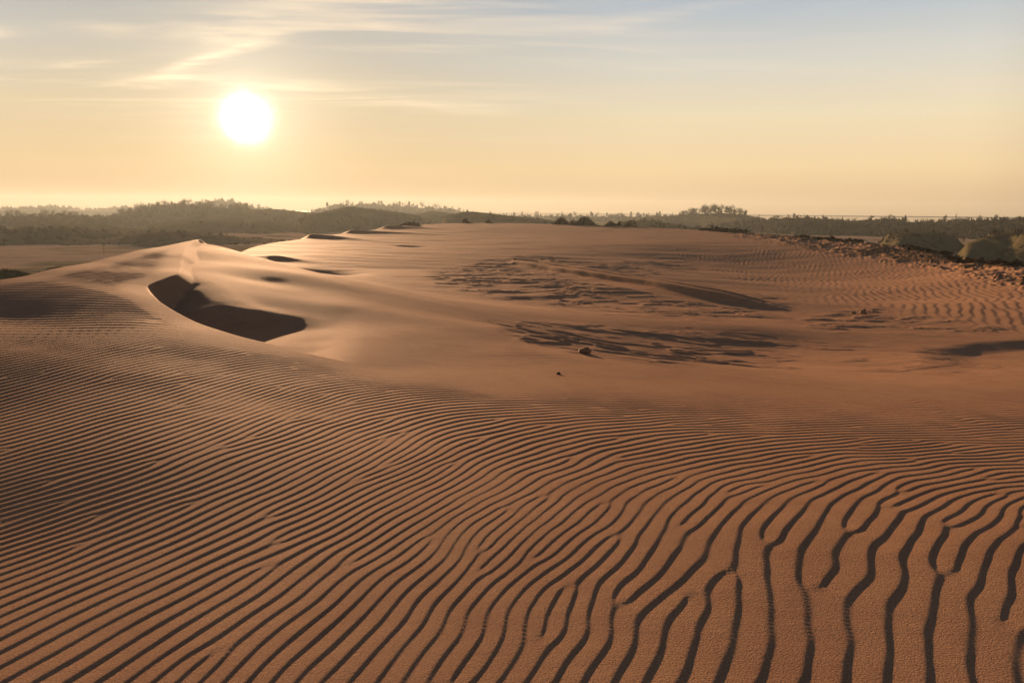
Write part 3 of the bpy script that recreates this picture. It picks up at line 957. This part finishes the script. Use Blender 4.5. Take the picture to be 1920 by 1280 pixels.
def build_sea():
    rr = np.r_[1300.0, np.geomspace(1400, 2080, 22)]
    aa = np.linspace(-math.pi, math.pi, 181)[:-1]
    Rg, Ag = np.meshgrid(rr, aa, indexing='ij')
    V = np.stack([Rg * np.sin(Ag), Rg * np.cos(Ag), np.full(Rg.shape, -3.0)], -1).reshape(-1, 3)
    n = len(aa)
    i, j = np.meshgrid(np.arange(len(rr) - 1), np.arange(n), indexing='ij')
    F = np.stack([i * n + j, i * n + (j + 1) % n, (i + 1) * n + (j + 1) % n, (i + 1) * n + j], -1).reshape(-1, 4)
    m, w, b = new_mat('sea_water')
    tc = w.n('ShaderNodeTexCoord')
    b.inputs['Base Color'].default_value = (0.03, 0.04, 0.045, 1)
    b.inputs['Roughness'].default_value = 0.8
    b.inputs['Specular IOR Level'].default_value = 0.2
    b.inputs['IOR'].default_value = 1.33
    bp = w.n('ShaderNodeBump')
    bp.inputs['Strength'].default_value = 0.5
    bp.inputs['Distance'].default_value = 0.6
    w.put(bp.inputs['Height'], w.noise(tc.outputs['Object'], 0.12, 4, 0.6))
    w.t.links.new(bp.outputs[0], b.inputs['Normal'])
    tag(mesh_obj('sea', V, F[:, ::-1], m), kind='structure')


build_sea()
H = {}
# far pale ridges and the woods below the sun
H['haze_a'] = hill([(-120, 398), (0, 394), (60, 391), (110, 390), (150, 394), (200, 393), (240, 390), (300, 388), (420, 390), (520, 396), (620, 402)], 1500, 420, 200, M_WOODFLOOR, -14, 3)
H['haze_b'] = hill([(350, 394), (380, 383), (410, 378), (430, 379), (455, 385), (490, 392), (560, 398)], 1150, 260, 160, M_WOODFLOOR, -12, 4)
H['wood'] = hill([(130, 426), (180, 417), (220, 407), (260, 398), (300, 391), (340, 388), (375, 388), (410, 393), (450, 396), (520, 404), (600, 414)], 620, 210, 120, M_WOODFLOOR, -9, 5)
H['ridge_c'] = hill([(560, 404), (590, 398), (620, 391), (660, 386), (700, 386), (740, 387), (780, 389), (820, 393), (850, 398), (900, 404)], 1000, 260, 160, M_WOODFLOOR, -12, 6)
# heath hills in the middle distance
H['left_low'] = hill([(-200, 400), (-40, 405), (40, 407), (100, 406), (180, 410), (260, 416), (360, 424)], 520, 160, 90, M_WOODFLOOR, -9, 7)
H['mid_a'] = hill([(330, 418), (380, 405), (430, 395), (470, 394), (510, 392), (545, 395), (590, 400), (640, 408), (700, 416)], 540, 170, 90, M_HILL, -9, 8)
H['mid_b'] = hill([(540, 414), (575, 404), (610, 397), (650, 388), (690, 391), (730, 396), (775, 402), (800, 410), (830, 418)], 420, 130, 80, M_HILL, -9, 9)
H['mid_c'] = hill([(740, 412), (780, 402), (810, 396), (840, 399), (870, 404), (910, 410)], 520, 120, 80, M_HILL, -9, 10)
H['mid_d'] = hill([(810, 417), (840, 404), (875, 397), (910, 399), (960, 405), (1010, 410), (1060, 418), (1090, 424)], 360, 110, 70, M_HILL, -9, 11)
H['left_heath'] = hill([(-200, 420), (-60, 424), (20, 426), (60, 420), (110, 416), (150, 424), (200, 421), (260, 426), (330, 418), (380, 413), (440, 414), (520, 418), (600, 426)], 370, 90, 60, M_HILL, -8.6, 12, rough=0.12)
H['left_near'] = hill([(-250, 440), (-60, 434), (30, 430), (110, 428), (170, 431), (230, 438), (290, 446), (340, 452)], 265, 42, 40, M_HILL, -8.3, 13, rough=0.1)
H['left_sand'] = hill([(100, 452), (140, 445), (170, 449), (215, 445), (260, 438), (320, 435), (380, 438), (440, 444), (520, 450), (600, 456)], 235, 30, 40, M_HILLS, -8.2, 14, rough=0.12)
# beyond the far dune, and along the strip of sea
H['plain'] = hill([(880, 410), (960, 407), (1050, 406), (1150, 407), (1250, 406), (1340, 408), (1440, 412)], 900, 300, 150, M_WOODFLOOR, -12, 15)
H['right_a'] = hill([(1120, 430), (1160, 417), (1200, 413), (1240, 416), (1290, 424), (1340, 432)], 330, 90, 60, M_HILL, -9, 16)
H['grove'] = hill([(1140, 416), (1200, 409), (1250, 405), (1290, 402), (1340, 400), (1385, 402), (1420, 407), (1460, 414)], 640, 190, 100, M_HILL, -10, 17)
H['right_b'] = hill([(1300, 428), (1380, 418), (1420, 413), (1460, 410), (1500, 409), (1545, 411), (1590, 414), (1650, 412), (1680, 412), (1705, 417), (1760, 417), (1800, 412), (1830, 414), (1860, 414), (1910, 411), (1980, 408), (2100, 412), (2300, 420)], 480, 150, 90, M_WOODFLOOR, -9.5, 18, rough=0.05)
H['right_c'] = hill([(1640, 446), (1675, 438), (1710, 436), (1760, 438), (1790, 446), (1820, 456)], 245, 30, 30, M_HILL, -8.4, 19, rough=0.1)
H['right_d'] = hill([(1790, 462), (1825, 452), (1860, 438), (1890, 433), (1940, 430), (2050, 428), (2300, 440)], 215, 34, 40, M_HILL, -8.4, 20, rough=0.05)

# ------------------------------------------------------------------ trees
def leaf_mat(name, c1, c2):
    m, w, b = new_mat(name)
    tc = w.n('ShaderNodeTexCoord')
    w.put(b.inputs['Base Color'], w.mix(w.noise(tc.outputs['Object'], 0.9, 3, 0.6), c1, c2))
    b.inputs['Roughness'].default_value = 0.9
    b.inputs['Specular IOR Level'].default_value = 0.02
    return m


M_CONIFER = leaf_mat('conifer_needles', (0.022, 0.028, 0.014), (0.05, 0.05, 0.026))
M_TWIG = leaf_mat('bare_twigs', (0.05, 0.04, 0.03), (0.085, 0.066, 0.048))
M_BARK = leaf_mat('tree_bark', (0.04, 0.032, 0.025), (0.07, 0.055, 0.042))
M_GRASS = leaf_mat('marram_grass', (0.11, 0.085, 0.035), (0.22, 0.17, 0.08))
M_DARKSCRUB = leaf_mat('dead_heath', (0.045, 0.030, 0.020), (0.10, 0.07, 0.042))


def tube(p0, p1, r0, r1, k=5):
    p0, p1 = np.array(p0, float), np.array(p1, float)
    d = p1 - p0
    d /= np.linalg.norm(d)
    a = np.cross(d, [0.3, 0.9, 0.2])
    a /= np.linalg.norm(a)
    b = np.cross(d, a)
    t = np.linspace(0, 2 * math.pi, k, endpoint=False)
    ring = np.cos(t)[:, None] * a + np.sin(t)[:, None] * b
    V = np.vstack([p0 + ring * r0, p1 + ring * r1])
    F = np.array([[i, (i + 1) % k, k + (i + 1) % k, k + i] for i in range(k)])
    return V, F


def join(parts):
    Vs, Fs, n = [], {}, 0
    for V, F in parts:
        F = np.asarray(F)
        Vs.append(V)
        Fs.setdefault(F.shape[1], []).append(F + n)
        n += len(V)
    return np.vstack(Vs), [np.vstack(f) for f in Fs.values()]


def conifer_parts(seed):
    rg = np.random.default_rng(seed)
    h = 10.0
    trunk = join([tube((0, 0, -0.6), (0.05, 0, h * 0.5), 0.2, 0.12, 6), tube((0.05, 0, h * 0.5), (0.0, 0.06, h * 0.97), 0.12, 0.03, 6)])
    tri = []
    start = rg.uniform(0.10, 0.3)
    for z in np.linspace(start, 0.985, 22):
        w = (1 - z) ** 0.8 * rg.uniform(1.6, 2.7) * (1.0 if z > start + 0.08 else 0.75) + 0.10
        for a in rg.uniform(0, 2 * math.pi, 9):
            ww = w * rg.uniform(0.55, 1.15)
            d = np.array([math.cos(a), math.sin(a), 0])
            s = np.array([-d[1], d[0], 0])
            b = np.array([0, 0, z * h])
            tip = b + d * ww + np.array([0, 0, rg.uniform(-0.5, 0.15) * ww * 0.6])
            q = b + d * ww * 0.5
            tri.append(np.array([b, q + s * ww * 0.27 + [0, 0, rg.uniform(-.2, .1)], tip, q - s * ww * 0.27 + [0, 0, rg.uniform(-.25, .1)]]))
    V = np.vstack(tri)
    F = np.arange(len(V)).reshape(-1, 4)
    return trunk, (V, F)


def bare_parts(seed, spread=1.0):
    rg = np.random.default_rng(seed)
    h = 9.0
    tr, tw = [], []
    top = np.array([rg.uniform(-.3, .3), rg.uniform(-.3, .3), h * 0.24])
    tr.append(tube((0, 0, -0.6), top, 0.24, 0.15, 6))
    for k in range(10):
        a = k * 2.4 + rg.uniform(-.4, .4)
        e = top * rg.uniform(0.7, 1.0) + np.array([math.cos(a) * spread * rg.uniform(1.2, 2.6), math.sin(a) * spread * rg.uniform(0.8, 2.4), h * rg.uniform(0.12, 0.62)])
        tr.append(tube(top * rg.uniform(0.7, 1.0), e, 0.10, 0.04, 5))
        for j in range(26):
            c = e + rg.normal(size=3) * np.array([0.85 * spread, 0.85 * spread, 1.0])
            d = rg.normal(size=3) * np.array([0.6, 0.6, 0.5]) + [0, 0, 0.75]
            s = np.cross(d, rg.normal(size=3))
            s = s / (np.linalg.norm(s) + 1e-6) * rg.uniform(0.06, 0.16)
            tw.append(np.array([c - s, c + s, c + d + s * 0.4, c + d - s * 0.4]))
    V = np.vstack(tw)
    return join(tr), (V, np.arange(len(V)).reshape(-1, 4))


def pine_parts(seed):
    rg = np.random.default_rng(seed)
    h = 8.5
    tr = [tube((0, 0, -0.6), (0.25, 0.1, h * 0.55), 0.22, 0.15, 6), tube((0.25, 0.1, h * 0.55), (0.0, 0.2, h * 0.9), 0.15, 0.05, 6)]
    tw = []
    for k in range(17):
        a = rg.uniform(0, 6.28)
        z = rg.uniform(0.18, 0.97)
        rad = rg.uniform(0.5, 2.3) * (1.15 - z * 0.75)
        c0 = np.array([math.cos(a) * rad, math.sin(a) * rad, z * h])
        tr.append(tube((0.1, 0.1, z * h - 0.5), c0, 0.07, 0.03, 4))
        for j in range(30):
            c = c0 + rg.normal(size=3) * np.array([0.55, 0.55, 0.34])
            s, t = rg.normal(size=3) * 0.26, rg.normal(size=3) * 0.26
            tw.append(np.array([c - s, c + t, c + s, c - t]))
    V = np.vstack(tw)
    return join(tr), (V, np.arange(len(V)).reshape(-1, 4))


PROTO = {}


def proto(kind, i):
    key = (kind, i)
    if key not in PROTO:
        tr, cr = {'conifer': conifer_parts, 'bare': bare_parts, 'pine': pine_parts}[kind](100 + 17 * i + {'conifer': 0, 'bare': 400, 'pine': 800}[kind])
        name = {'conifer': 'conifer_tree', 'bare': 'bare_tree', 'pine': 'pine_tree'}[kind]
        e = empty(name, (0, 0, 0))
        a = mesh_obj('trunk', tr[0], tr[1], M_BARK, e)
        b = mesh_obj('crown', cr[0], cr[1], M_TWIG if kind == 'bare' else M_CONIFER, e)
        PROTO[key] = [e, [a, b], False, {'conifer': 10.0, 'bare': 8.6, 'pine': 8.6}[kind]]
    return PROTO[key]


def plant(kind, i, p, height, label, group):
    pr = proto(kind, i)
    if pr[2]:
        e = copy_tree(pr[0], pr[1])
    else:
        e, pr[2] = pr[0], True
    s = height / pr[3]
    e.location = p
    e.rotation_euler = (0, 0, random.uniform(0, 6.28))
    e.scale = (s * random.uniform(0.9, 1.15), s * random.uniform(0.9, 1.15), s)
    cat = {'conifer': 'conifer', 'bare': 'tree', 'pine': 'pine'}[kind]
    tag(e, label, cat, group)
    return e


def trees_along(hl, spec, u0, u1, n, hpx, label, group, t0=-0.03, t1=0.0, dome=False):
    """n trees spread over the crest of a hill; hpx is the height in layout pixels."""
    Dm = hl[2].mean()
    us = np.sort(np.clip(np.linspace(u0, u1, n) + RNG.normal(0, 1.3, n) * (u1 - u0) / n, u0, u1))
    for k, u in enumerate(us):
        kind = spec[k % len(spec)]
        p = on_hill(hl, u, random.uniform(t0, t1))
        h = hpx * (0.5 + 0.5 * math.sin(math.pi * (k + 0.5) / n) if dome else 1.0) * random.uniform(0.6, 1.25) / FPX * Dm
        plant(kind, random.randrange(3), p - np.array([0, 0, 0.02 * h]), h, label[kind] if isinstance(label, dict) else label, group)


trees_along(H['wood'], ['bare', 'bare', 'bare', 'pine'], 215, 470, 62, 11, {'bare': 'bare broadleaf tree in the wood crowning the broad hill below the sun', 'pine': 'dark pine among the bare trees on the broad hill below the sun'}, 'trees on the wooded hill below the sun', -0.12, 0.02)
trees_along(H['haze_b'], ['conifer', 'bare', 'pine'], 372, 500, 20, 7, 'pale hazy tree on the small ridge behind the wooded hill', 'trees on the small hazy ridge')
trees_along(H['haze_a'], ['conifer', 'pine', 'conifer', 'bare'], -40, 330, 46, 5.5, 'tiny faded tree on the farthest ridge at the foot of the glow', 'trees on the farthest ridge')
trees_along(H['ridge_c'], ['conifer', 'conifer', 'pine', 'bare'], 578, 868, 54, 9.5, {'conifer': 'pointed conifer on the hazy ridge behind the bare heath hills', 'pine': 'round-topped pine on the hazy ridge behind the bare heath hills', 'bare': 'thin bare tree on the hazy ridge behind the bare heath hills'}, 'trees on the hazy ridge')
trees_along(H['plain'], ['pine', 'conifer', 'pine', 'bare'], 945, 1275, 36, 8, {'conifer': 'small pointed conifer in the tree line on the hazy plain beyond the dune crest', 'pine': 'small rounded pine in the tree line on the hazy plain beyond the dune crest', 'bare': 'small bare tree in the tree line on the hazy plain beyond the dune crest'}, 'tree line on the hazy plain')
trees_along(H['grove'], ['bare', 'pine', 'bare'], 1278, 1400, 44, 13.5, {'bare': 'bare tree in the dense rounded grove beside the end of the sea', 'pine': 'dark evergreen in the dense rounded grove beside the end of the sea'}, 'trees of the rounded grove', -0.16, 0.04, True)
trees_along(H['left_low'], ['bare', 'conifer', 'bare'], -30, 150, 24, 10, {'bare': 'bare tree in the low wood behind the grassy hummocks', 'conifer': 'dark conifer in the low wood behind the grassy hummocks'}, 'trees of the low wood', -0.15, 0.0)
SINGLES = [(1423, 'conifer', 12, 'lone dark conifer beside the rounded grove, its tip above the sea'), (1461, 'conifer', 9, 'short conifer between the lone conifer and the scrubby rise'),
           (1490, 'pine', 9, 'broad pine on the scrubby rise in front of the sea'), (1508, 'conifer', 8, 'slim conifer next to the broad pine on the scrubby rise'),
           (1543, 'pine', 7, 'low rounded pine where the scrubby rise dips'), (1579, 'conifer', 9, 'solitary spruce at the far end of the scrubby rise'),
           (1634, 'bare', 7, 'thin bare tree on the heathy knoll against the sea'), (1668, 'bare', 8, 'taller bare tree on the heathy knoll against the sea'),
           (1771, 'pine', 12, 'wind-bent pine with open crown between two knolls by the sea'), (1791, 'conifer', 12, 'dense conifer next to the wind-bent pine by the sea'),
           (1838, 'bare', 8, 'small bare tree on the last knoll before the edge of view'), (1866, 'bare', 9, 'forked bare tree on the last knoll before the edge of view')]
for u, k, hp, lb in SINGLES:
    p = on_hill(H['right_b'], u, 0.0)
    plant(k, random.randrange(3), p, hp / FPX * 480, lb, 'single trees along the sea')


def clump_mesh(seed, n=26, flat=0.6):
    rg = np.random.default_rng(seed)
    P = rg.normal(size=(n, 3)) * [0.42, 0.42, 0.25] + [0, 0, 0.35]
    Q = []
    for c in P:
        s, t = rg.normal(size=3) * [0.2, 0.2, 0.25], rg.normal(size=3) * [0.2, 0.2, 0.25]
        Q.append(np.array([c - s, c + t, c + s, c - t]))
    return np.vstack(Q)


def scatter_stuff(name, specs, mat, seed):
    """Scrub nobody could count: ONE object made of many ragged clumps standing on the hills."""
    rg = np.random.default_rng(seed)
    protos = [clump_mesh(seed + k) for k in range(6)]
    Vs = []
    for hl, u0, u1, t0, t1, n, size in specs:
        for _ in range(n):
            p = on_hill(hl, rg.uniform(u0, u1), rg.uniform(t0, t1))
            p[:2] += rg.normal(size=2) * 2.0
            s = size * rg.uniform(0.4, 1.5)
            a = rg.uniform(0, 6.28)
            q = protos[rg.integers(6)]
            x, y = q[:, 0] * math.cos(a) - q[:, 1] * math.sin(a), q[:, 0] * math.sin(a) + q[:, 1] * math.cos(a)
            Vs.append(np.c_[x * s, y * s, q[:, 2] * s * rg.uniform(0.8, 1.8)] + p - [0, 0, 0.15 * s])
    V = np.vstack(Vs)
    o = mesh_obj(name, V, np.arange(len(V)).reshape(-1, 4), mat)
    tag(o, kind='stuff')


M_SCRUB = leaf_mat('winter_scrub', (0.04, 0.034, 0.022), (0.085, 0.066, 0.042))
scatter_stuff('undergrowth', [(H['right_b'], 1330, 2050, -0.8, -0.06, 1500, 1.0), (H['grove'], 1160, 1440, -0.6, -0.06, 260, 0.5), (H['right_c'], 1655, 1800, -0.6, 0.1, 60, 0.5),
                              (H['right_d'], 1860, 2100, -0.9, 0.1, 130, 0.5), (H['right_a'], 1150, 1320, -0.7, 0.0, 110, 0.6)], M_SCRUB, 61)
scatter_stuff('woods', [(H['wood'], 170, 560, -0.55, -0.04, 1300, 1.6), (H['left_low'], -120, 330, -0.6, -0.05, 600, 1.2), (H['haze_a'], -100, 500, -0.3, 0.0, 420, 2.6), (H['haze_b'], 370, 520, -0.4, 0.0, 120, 2.2),
                        (H['ridge_c'], 580, 880, -0.4, 0.0, 260, 2.2), (H['plain'], 900, 1400, -0.4, 0.0, 300, 1.8), (H['grove'], 1280, 1395, -0.3, -0.04, 90, 1.2)], M_TWIG, 71)
scatter_stuff('vegetation', [(H['left_heath'], -150, 580, -0.8, 0.0, 260, 0.4), (H['left_near'], -150, 330, -0.8, 0.0, 260, 0.5), (H['left_sand'], 110, 560, -0.8, 0.1, 120, 0.4),
                             (H['mid_a'], 350, 680, -0.7, 0.0, 200, 0.6), (H['mid_b'], 560, 810, -0.7, 0.0, 160, 0.5), (H['mid_d'], 830, 1070, -0.7, 0.0, 120, 0.45)], M_SCRUB, 81)

# ------------------------------------------------------------------ grassy hummocks and scrub on the sand
def hummock_parts(seed, w, d, h, blades, blade_len):
    rg = np.random.default_rng(seed)
    nr_, na = 9, 28
    V, F = [], []
    for i in range(nr_):
        t = i / (nr_ - 1)
        for j in range(na):
            a = 2 * math.pi * j / na
            k = 1 + 0.22 * math.sin(2 * a + seed) + 0.15 * math.sin(3 * a + 2.1 * seed)
            z = h * (math.cos(math.pi * t / 2) ** 1.3) * (1 + 0.18 * math.sin(5 * a + seed) * t)
            V.append((w * 0.5 * t * k * math.cos(a), d * 0.5 * t * k * math.sin(a), z - 0.25 * t))
    for i in range(nr_ - 1):
        for j in range(na):
            F.append((i * na + j, (i + 1) * na + j, (i + 1) * na + (j + 1) % na, i * na + (j + 1) % na))
    B = []
    for _ in range(blades):
        t, a = rg.uniform(0, 0.9) ** 0.7, rg.uniform(0, 6.28)
        k = 1 + 0.22 * math.sin(2 * a + seed) + 0.15 * math.sin(3 * a + 2.1 * seed)
        c = np.array([w * 0.5 * t * k * math.cos(a), d * 0.5 * t * k * math.sin(a), h * math.cos(math.pi * t / 2) ** 1.3 - 0.25 * t - 0.04])
        L = blade_len * rg.uniform(0.5, 1.2)
        tip = c + np.array([rg.normal() * 0.4 * L + 0.25 * L, rg.normal() * 0.4 * L, L])
        mid = (c + tip) / 2 + np.array([0, 0, 0.12 * L])
        s = np.array([rg.normal(), rg.normal(), 0])
        s = s / np.linalg.norm(s) * 0.035 * blade_len / 0.5
        B.append(np.array([c - s, c + s, mid + s * 0.8, mid - s * 0.8]))
        B.append(np.array([mid - s * 0.8, mid + s * 0.8, tip + s * 0.2, tip - s * 0.2]))
    B = np.vstack(B)
    return (np.array(V), np.array(F)), (B, np.arange(len(B)).reshape(-1, 4))


def hummock(p, w, d, h, blades, blade_len, label, group, seed, mat=None):
    e = empty('grassy_hummock', p)
    (V, F), (B, G) = hummock_parts(seed, w, d, h, blades, blade_len)
    mesh_obj('mound', V, F, mat or M_HILLS, e, smooth=True)
    mesh_obj('grass', B, G, M_GRASS, e)
    tag(e, label, 'hummock', group)


def crest_point(u, d0, d1):
    """The place on the sand, between two distances, that stands highest in view along a column."""
    best = None
    for d in np.linspace(d0, d1, 160):
        q = ray(u, 400)
        z = ground_z(q[0] * d, q[1] * d)
        e = (z - EYE) / d
        if best is None or e > best[0]:
            best = (e, d, np.array([q[0] * d, q[1] * d, z]))
    return best[2], best[1]


GH = 'grass-topped hummocks on the crest of the far dune'
for u, w, h, bl, n, lb, sd in [(1052, 4.0, 1.25, 0.5, 420, 'broad grass-topped hummock, first and rounder of the big pair on the dune crest', 1),
                               (1096, 5.2, 1.5, 0.5, 520, 'largest dark hummock on the dune crest, with a steep bare end', 2),
                               (1074, 2.6, 0.8, 0.45, 260, 'low saddle of grass between the two big crest hummocks', 3),
                               (1146, 3.6, 0.95, 0.4, 240, 'smooth dark knoll between the big hummock pair and the small tufts', 4),
                               (1161, 1.2, 0.7, 0.6, 160, 'small upright tuft of grass just past the smooth knoll', 5),
                               (1180, 2.6, 0.9, 0.55, 300, 'bushy grass tuft at the end of the crest hummocks', 6)]:
    p, d = crest_point(u, 110, 185)
    hummock(p - np.array([0, 0, 0.15]), w, w * 0.8, h, n, bl, lb, GH, sd, M_HILL)
for u, w, h, bl, n, lb, sd in [(770, 7.0, 0.7, 0.35, 160, 'long flat hummock where the far dune meets the heath hills', 11), (872, 2.4, 0.8, 0.5, 200, 'rust-coloured grass tuft on the long flat sand bank', 12),
                               (915, 2.2, 0.6, 0.45, 160, 'low tuft of dry grass along the far dune crest', 13)]:
    p, d = crest_point(u, 110, 190)
    hummock(p - np.array([0, 0, 0.12]), w, w * 0.8, h, n, bl, lb, GH, sd, M_HILLS)
for u, v, w, h, bl, n, lb, sd in [(144, 449, 6.0, 1.7, 0.7, 260, 'peaked sandy hummock with a grass cap on the pale plain', 21), (182, 449, 4.6, 1.3, 0.8, 300, 'dark tufted hummock next to the peaked one on the pale plain', 22),
                                  (95, 452, 4.5, 1.0, 0.6, 200, 'low spreading hummock at the foot of the dark heath', 23), (300, 446, 7.0, 1.2, 0.7, 240, 'long grassy hummock on the pale plain below the wooded hill', 24),
                                  (268, 444, 4.0, 1.0, 0.7, 200, 'short tuft-covered hummock beside the long grassy one', 25)]:
    p, d = hit(u, v + 3, 60)
    hummock(p - np.array([0, 0, 0.2]), w, w * 0.7, h, n, bl, lb, 'hummocks on the pale plain', sd)
for u, v, w, h, bl, n, lb, sd in [(10, 530, 14, 1.7, 0.2, 1500, 'big dark grassy hummock just behind the near dune ridge', 31), (112, 524, 9, 0.9, 0.18, 700, 'flat sandy hummock with sparse grass behind the near dune ridge', 32)]:
    q = ray(u, v)
    d = 66.0
    p = np.array([q[0] * d, q[1] * d, ground_z(q[0] * d, q[1] * d)])
    top = EYE + ray(u, v - 24)[2] * d
    hummock(np.array([p[0], p[1], min(p[2], top - h)]), w, w * 0.8, max(h, top - p[2]), n, bl, lb, 'hummocks behind the near ridge', sd, M_HILL)


def scrub_clump(p, s, label, group, seed):
    e = empty('heath_clump', p)
    rg = np.random.default_rng(seed)
    q = np.vstack([clump_mesh(seed + 500 + k, 40) * [1.0, 0.8, 0.5] + [rg.normal() * 0.5, rg.normal() * 0.3, -0.05] for k in range(3)])
    mesh_obj('foliage', q * s, np.arange(len(q)).reshape(-1, 4), M_DARKSCRUB, e)
    st = [tube((0, 0, -0.2 * s), (rg.normal() * 0.3 * s, rg.normal() * 0.3 * s, 0.35 * s), 0.03 * s, 0.012 * s, 4) for _ in range(7)]
    V, F = join(st)
    mesh_obj('stem', V, F, M_BARK, e)
    tag(e, label, 'scrub', group)


sc_rng = np.random.default_rng(5)
for k, u in enumerate([1326, 1336, 1345, 1357, 1368, 1382, 1394]):
    p, d = crest_point(u, 90, 150)
    scrub_clump(p, 0.85 + 0.3 * sc_rng.random(), 'low dark clump in the mat of dead heath where the broken rim begins', 'dead heath mat at the start of the broken rim', k)
for k, u in enumerate([1506, 1516, 1545, 1556, 1570, 1592, 1604]):
    p, d = crest_point(u, 70, 130)
    scrub_clump(p, 0.55 + 0.25 * sc_rng.random(), 'small dark clump of dead heath along the middle of the broken rim', 'dead heath along the middle rim', 20 + k)
for k, u in enumerate([1712, 1726, 1742, 1760, 1775, 1790, 1806, 1822, 1838, 1852, 1868, 1884, 1898, 1912]):
    p, d = crest_point(u, 48, 100)
    scrub_clump(p, 0.40 + 0.25 * sc_rng.random(), 'dark clump of dead heath on the descending end of the broken rim', 'dead heath on the descending rim', 40 + k)


def rock_mesh(seed, sx, sy, sz, n=3, rough=0.25):
    import bmesh
    bm = bmesh.new()
    bmesh.ops.create_icosphere(bm, subdivisions=n, radius=1.0)
    V = np.array([v.co[:] for v in bm.verts])
    F = np.array([[v.index for v in f.verts] for f in bm.faces])
    bm.free()
    r = 1 + rough * fbm(V[:, 0] * 1.6 + seed, V[:, 1] * 1.6 + 3 * V[:, 2], 3, seed)
    V = np.sign(V) * np.abs(V) ** 0.85 * (r * (1 - 0.35 * np.maximum(V[:, 2], 0) ** 2 * (np.hypot(V[:, 0] - 0.2, V[:, 1]) > 0.35)))[:, None]
    return V * [sx, sy, sz], F


def solid(name, u, v, w_px, h_px, label, cat, mat, seed, dmin=4.0, rough=0.25, deep=0.8):
    p, d = hit(u, v, dmin)
    s = d / FPX
    V, F = rock_mesh(seed, w_px * s / 2, w_px * s / 2 * deep, h_px * s * 0.62, 3, rough)
    o = mesh_obj(name, V, F, mat, smooth=False)
    o.location = p + np.array([0, 0, h_px * s * 0.25])
    tag(o, label, cat)
    return o


M_STONE = leaf_mat('dark_stone', (0.03, 0.025, 0.022), (0.06, 0.05, 0.042))
M_CLOD = leaf_mat('packed_sand', (0.20, 0.125, 0.07), (0.30, 0.19, 0.11))
solid('stone', 1047, 702, 8, 5, 'small dark stone lying alone on the smooth slope of the near dune', 'stone', M_STONE, 3)
solid('sand_clod', 1096, 668, 26, 13, 'rounded dark clod of packed sand just behind the near dune edge', 'sand clod', M_CLOD, 5, 11.5)
solid('sand_block', 1618, 588, 11, 10, 'upright weathered block of packed sand standing in the eroded hollow', 'sand block', M_CLOD, 7, 14, 0.3)
solid('sand_block', 1600, 589, 8, 6, 'smaller crumbling sand block beside the upright one', 'sand block', M_CLOD, 9, 14, 0.3)
solid('sand_block', 966, 488, 6, 4, 'broken lump at the raised end of the old vehicle track', 'sand block', M_CLOD, 11, 14, 0.35)


def post():
    p, d = hit(195, 478, 60)
    e = empty('marker_post', p)
    h = 15 / FPX * d
    V, F = join([tube((0, 0, -0.3), (0.02, 0.01, h), 0.045, 0.04, 8)])
    mesh_obj('shaft', V, F, M_BARK, e)
    V, F = join([tube((0.02, 0.01, h), (0.02, 0.01, h + 0.05), 0.055, 0.03, 8)])
    mesh_obj('cap', V, F, M_BARK, e)
    tag(e, 'thin lone marker post standing on the pale sandy plain', 'post')


post()

# ------------------------------------------------------------------ the air
def build_haze():
    x0, x1, y0, y1, z0, z1 = -2150.0, 2150.0, -800.0, 2150.0, -34.0, 30.0
    V = np.array([(x, y, z) for z in (z0, z1) for y in (y0, y1) for x in (x0, x1)])
    F = np.array([(0, 2, 3, 1), (4, 5, 7, 6), (0, 1, 5, 4), (2, 6, 7, 3), (0, 4, 6, 2), (1, 3, 7, 5)])
    m = bpy.data.materials.new('evening_air')
    m.use_nodes = True
    w = NT(m.node_tree)
    out = w.n('ShaderNodeOutputMaterial')
    v = w.n('ShaderNodeVolumePrincipled')
    v.inputs['Color'].default_value = (0.42, 0.51, 0.54, 1)
    v.inputs['Density'].default_value = HAZE
    v.inputs['Anisotropy'].default_value = 0.45
    w.t.links.new(v.outputs[0], out.inputs['Volume'])
    tag(mesh_obj('haze', V, F, m), kind='stuff')


HAZE = 0.000215
build_haze()
scene.cycles.use_denoising = True
scene.cycles.max_bounces = 6
scene.cycles.volume_bounces = 1
scene.cycles.sample_clamp_indirect = 4.0
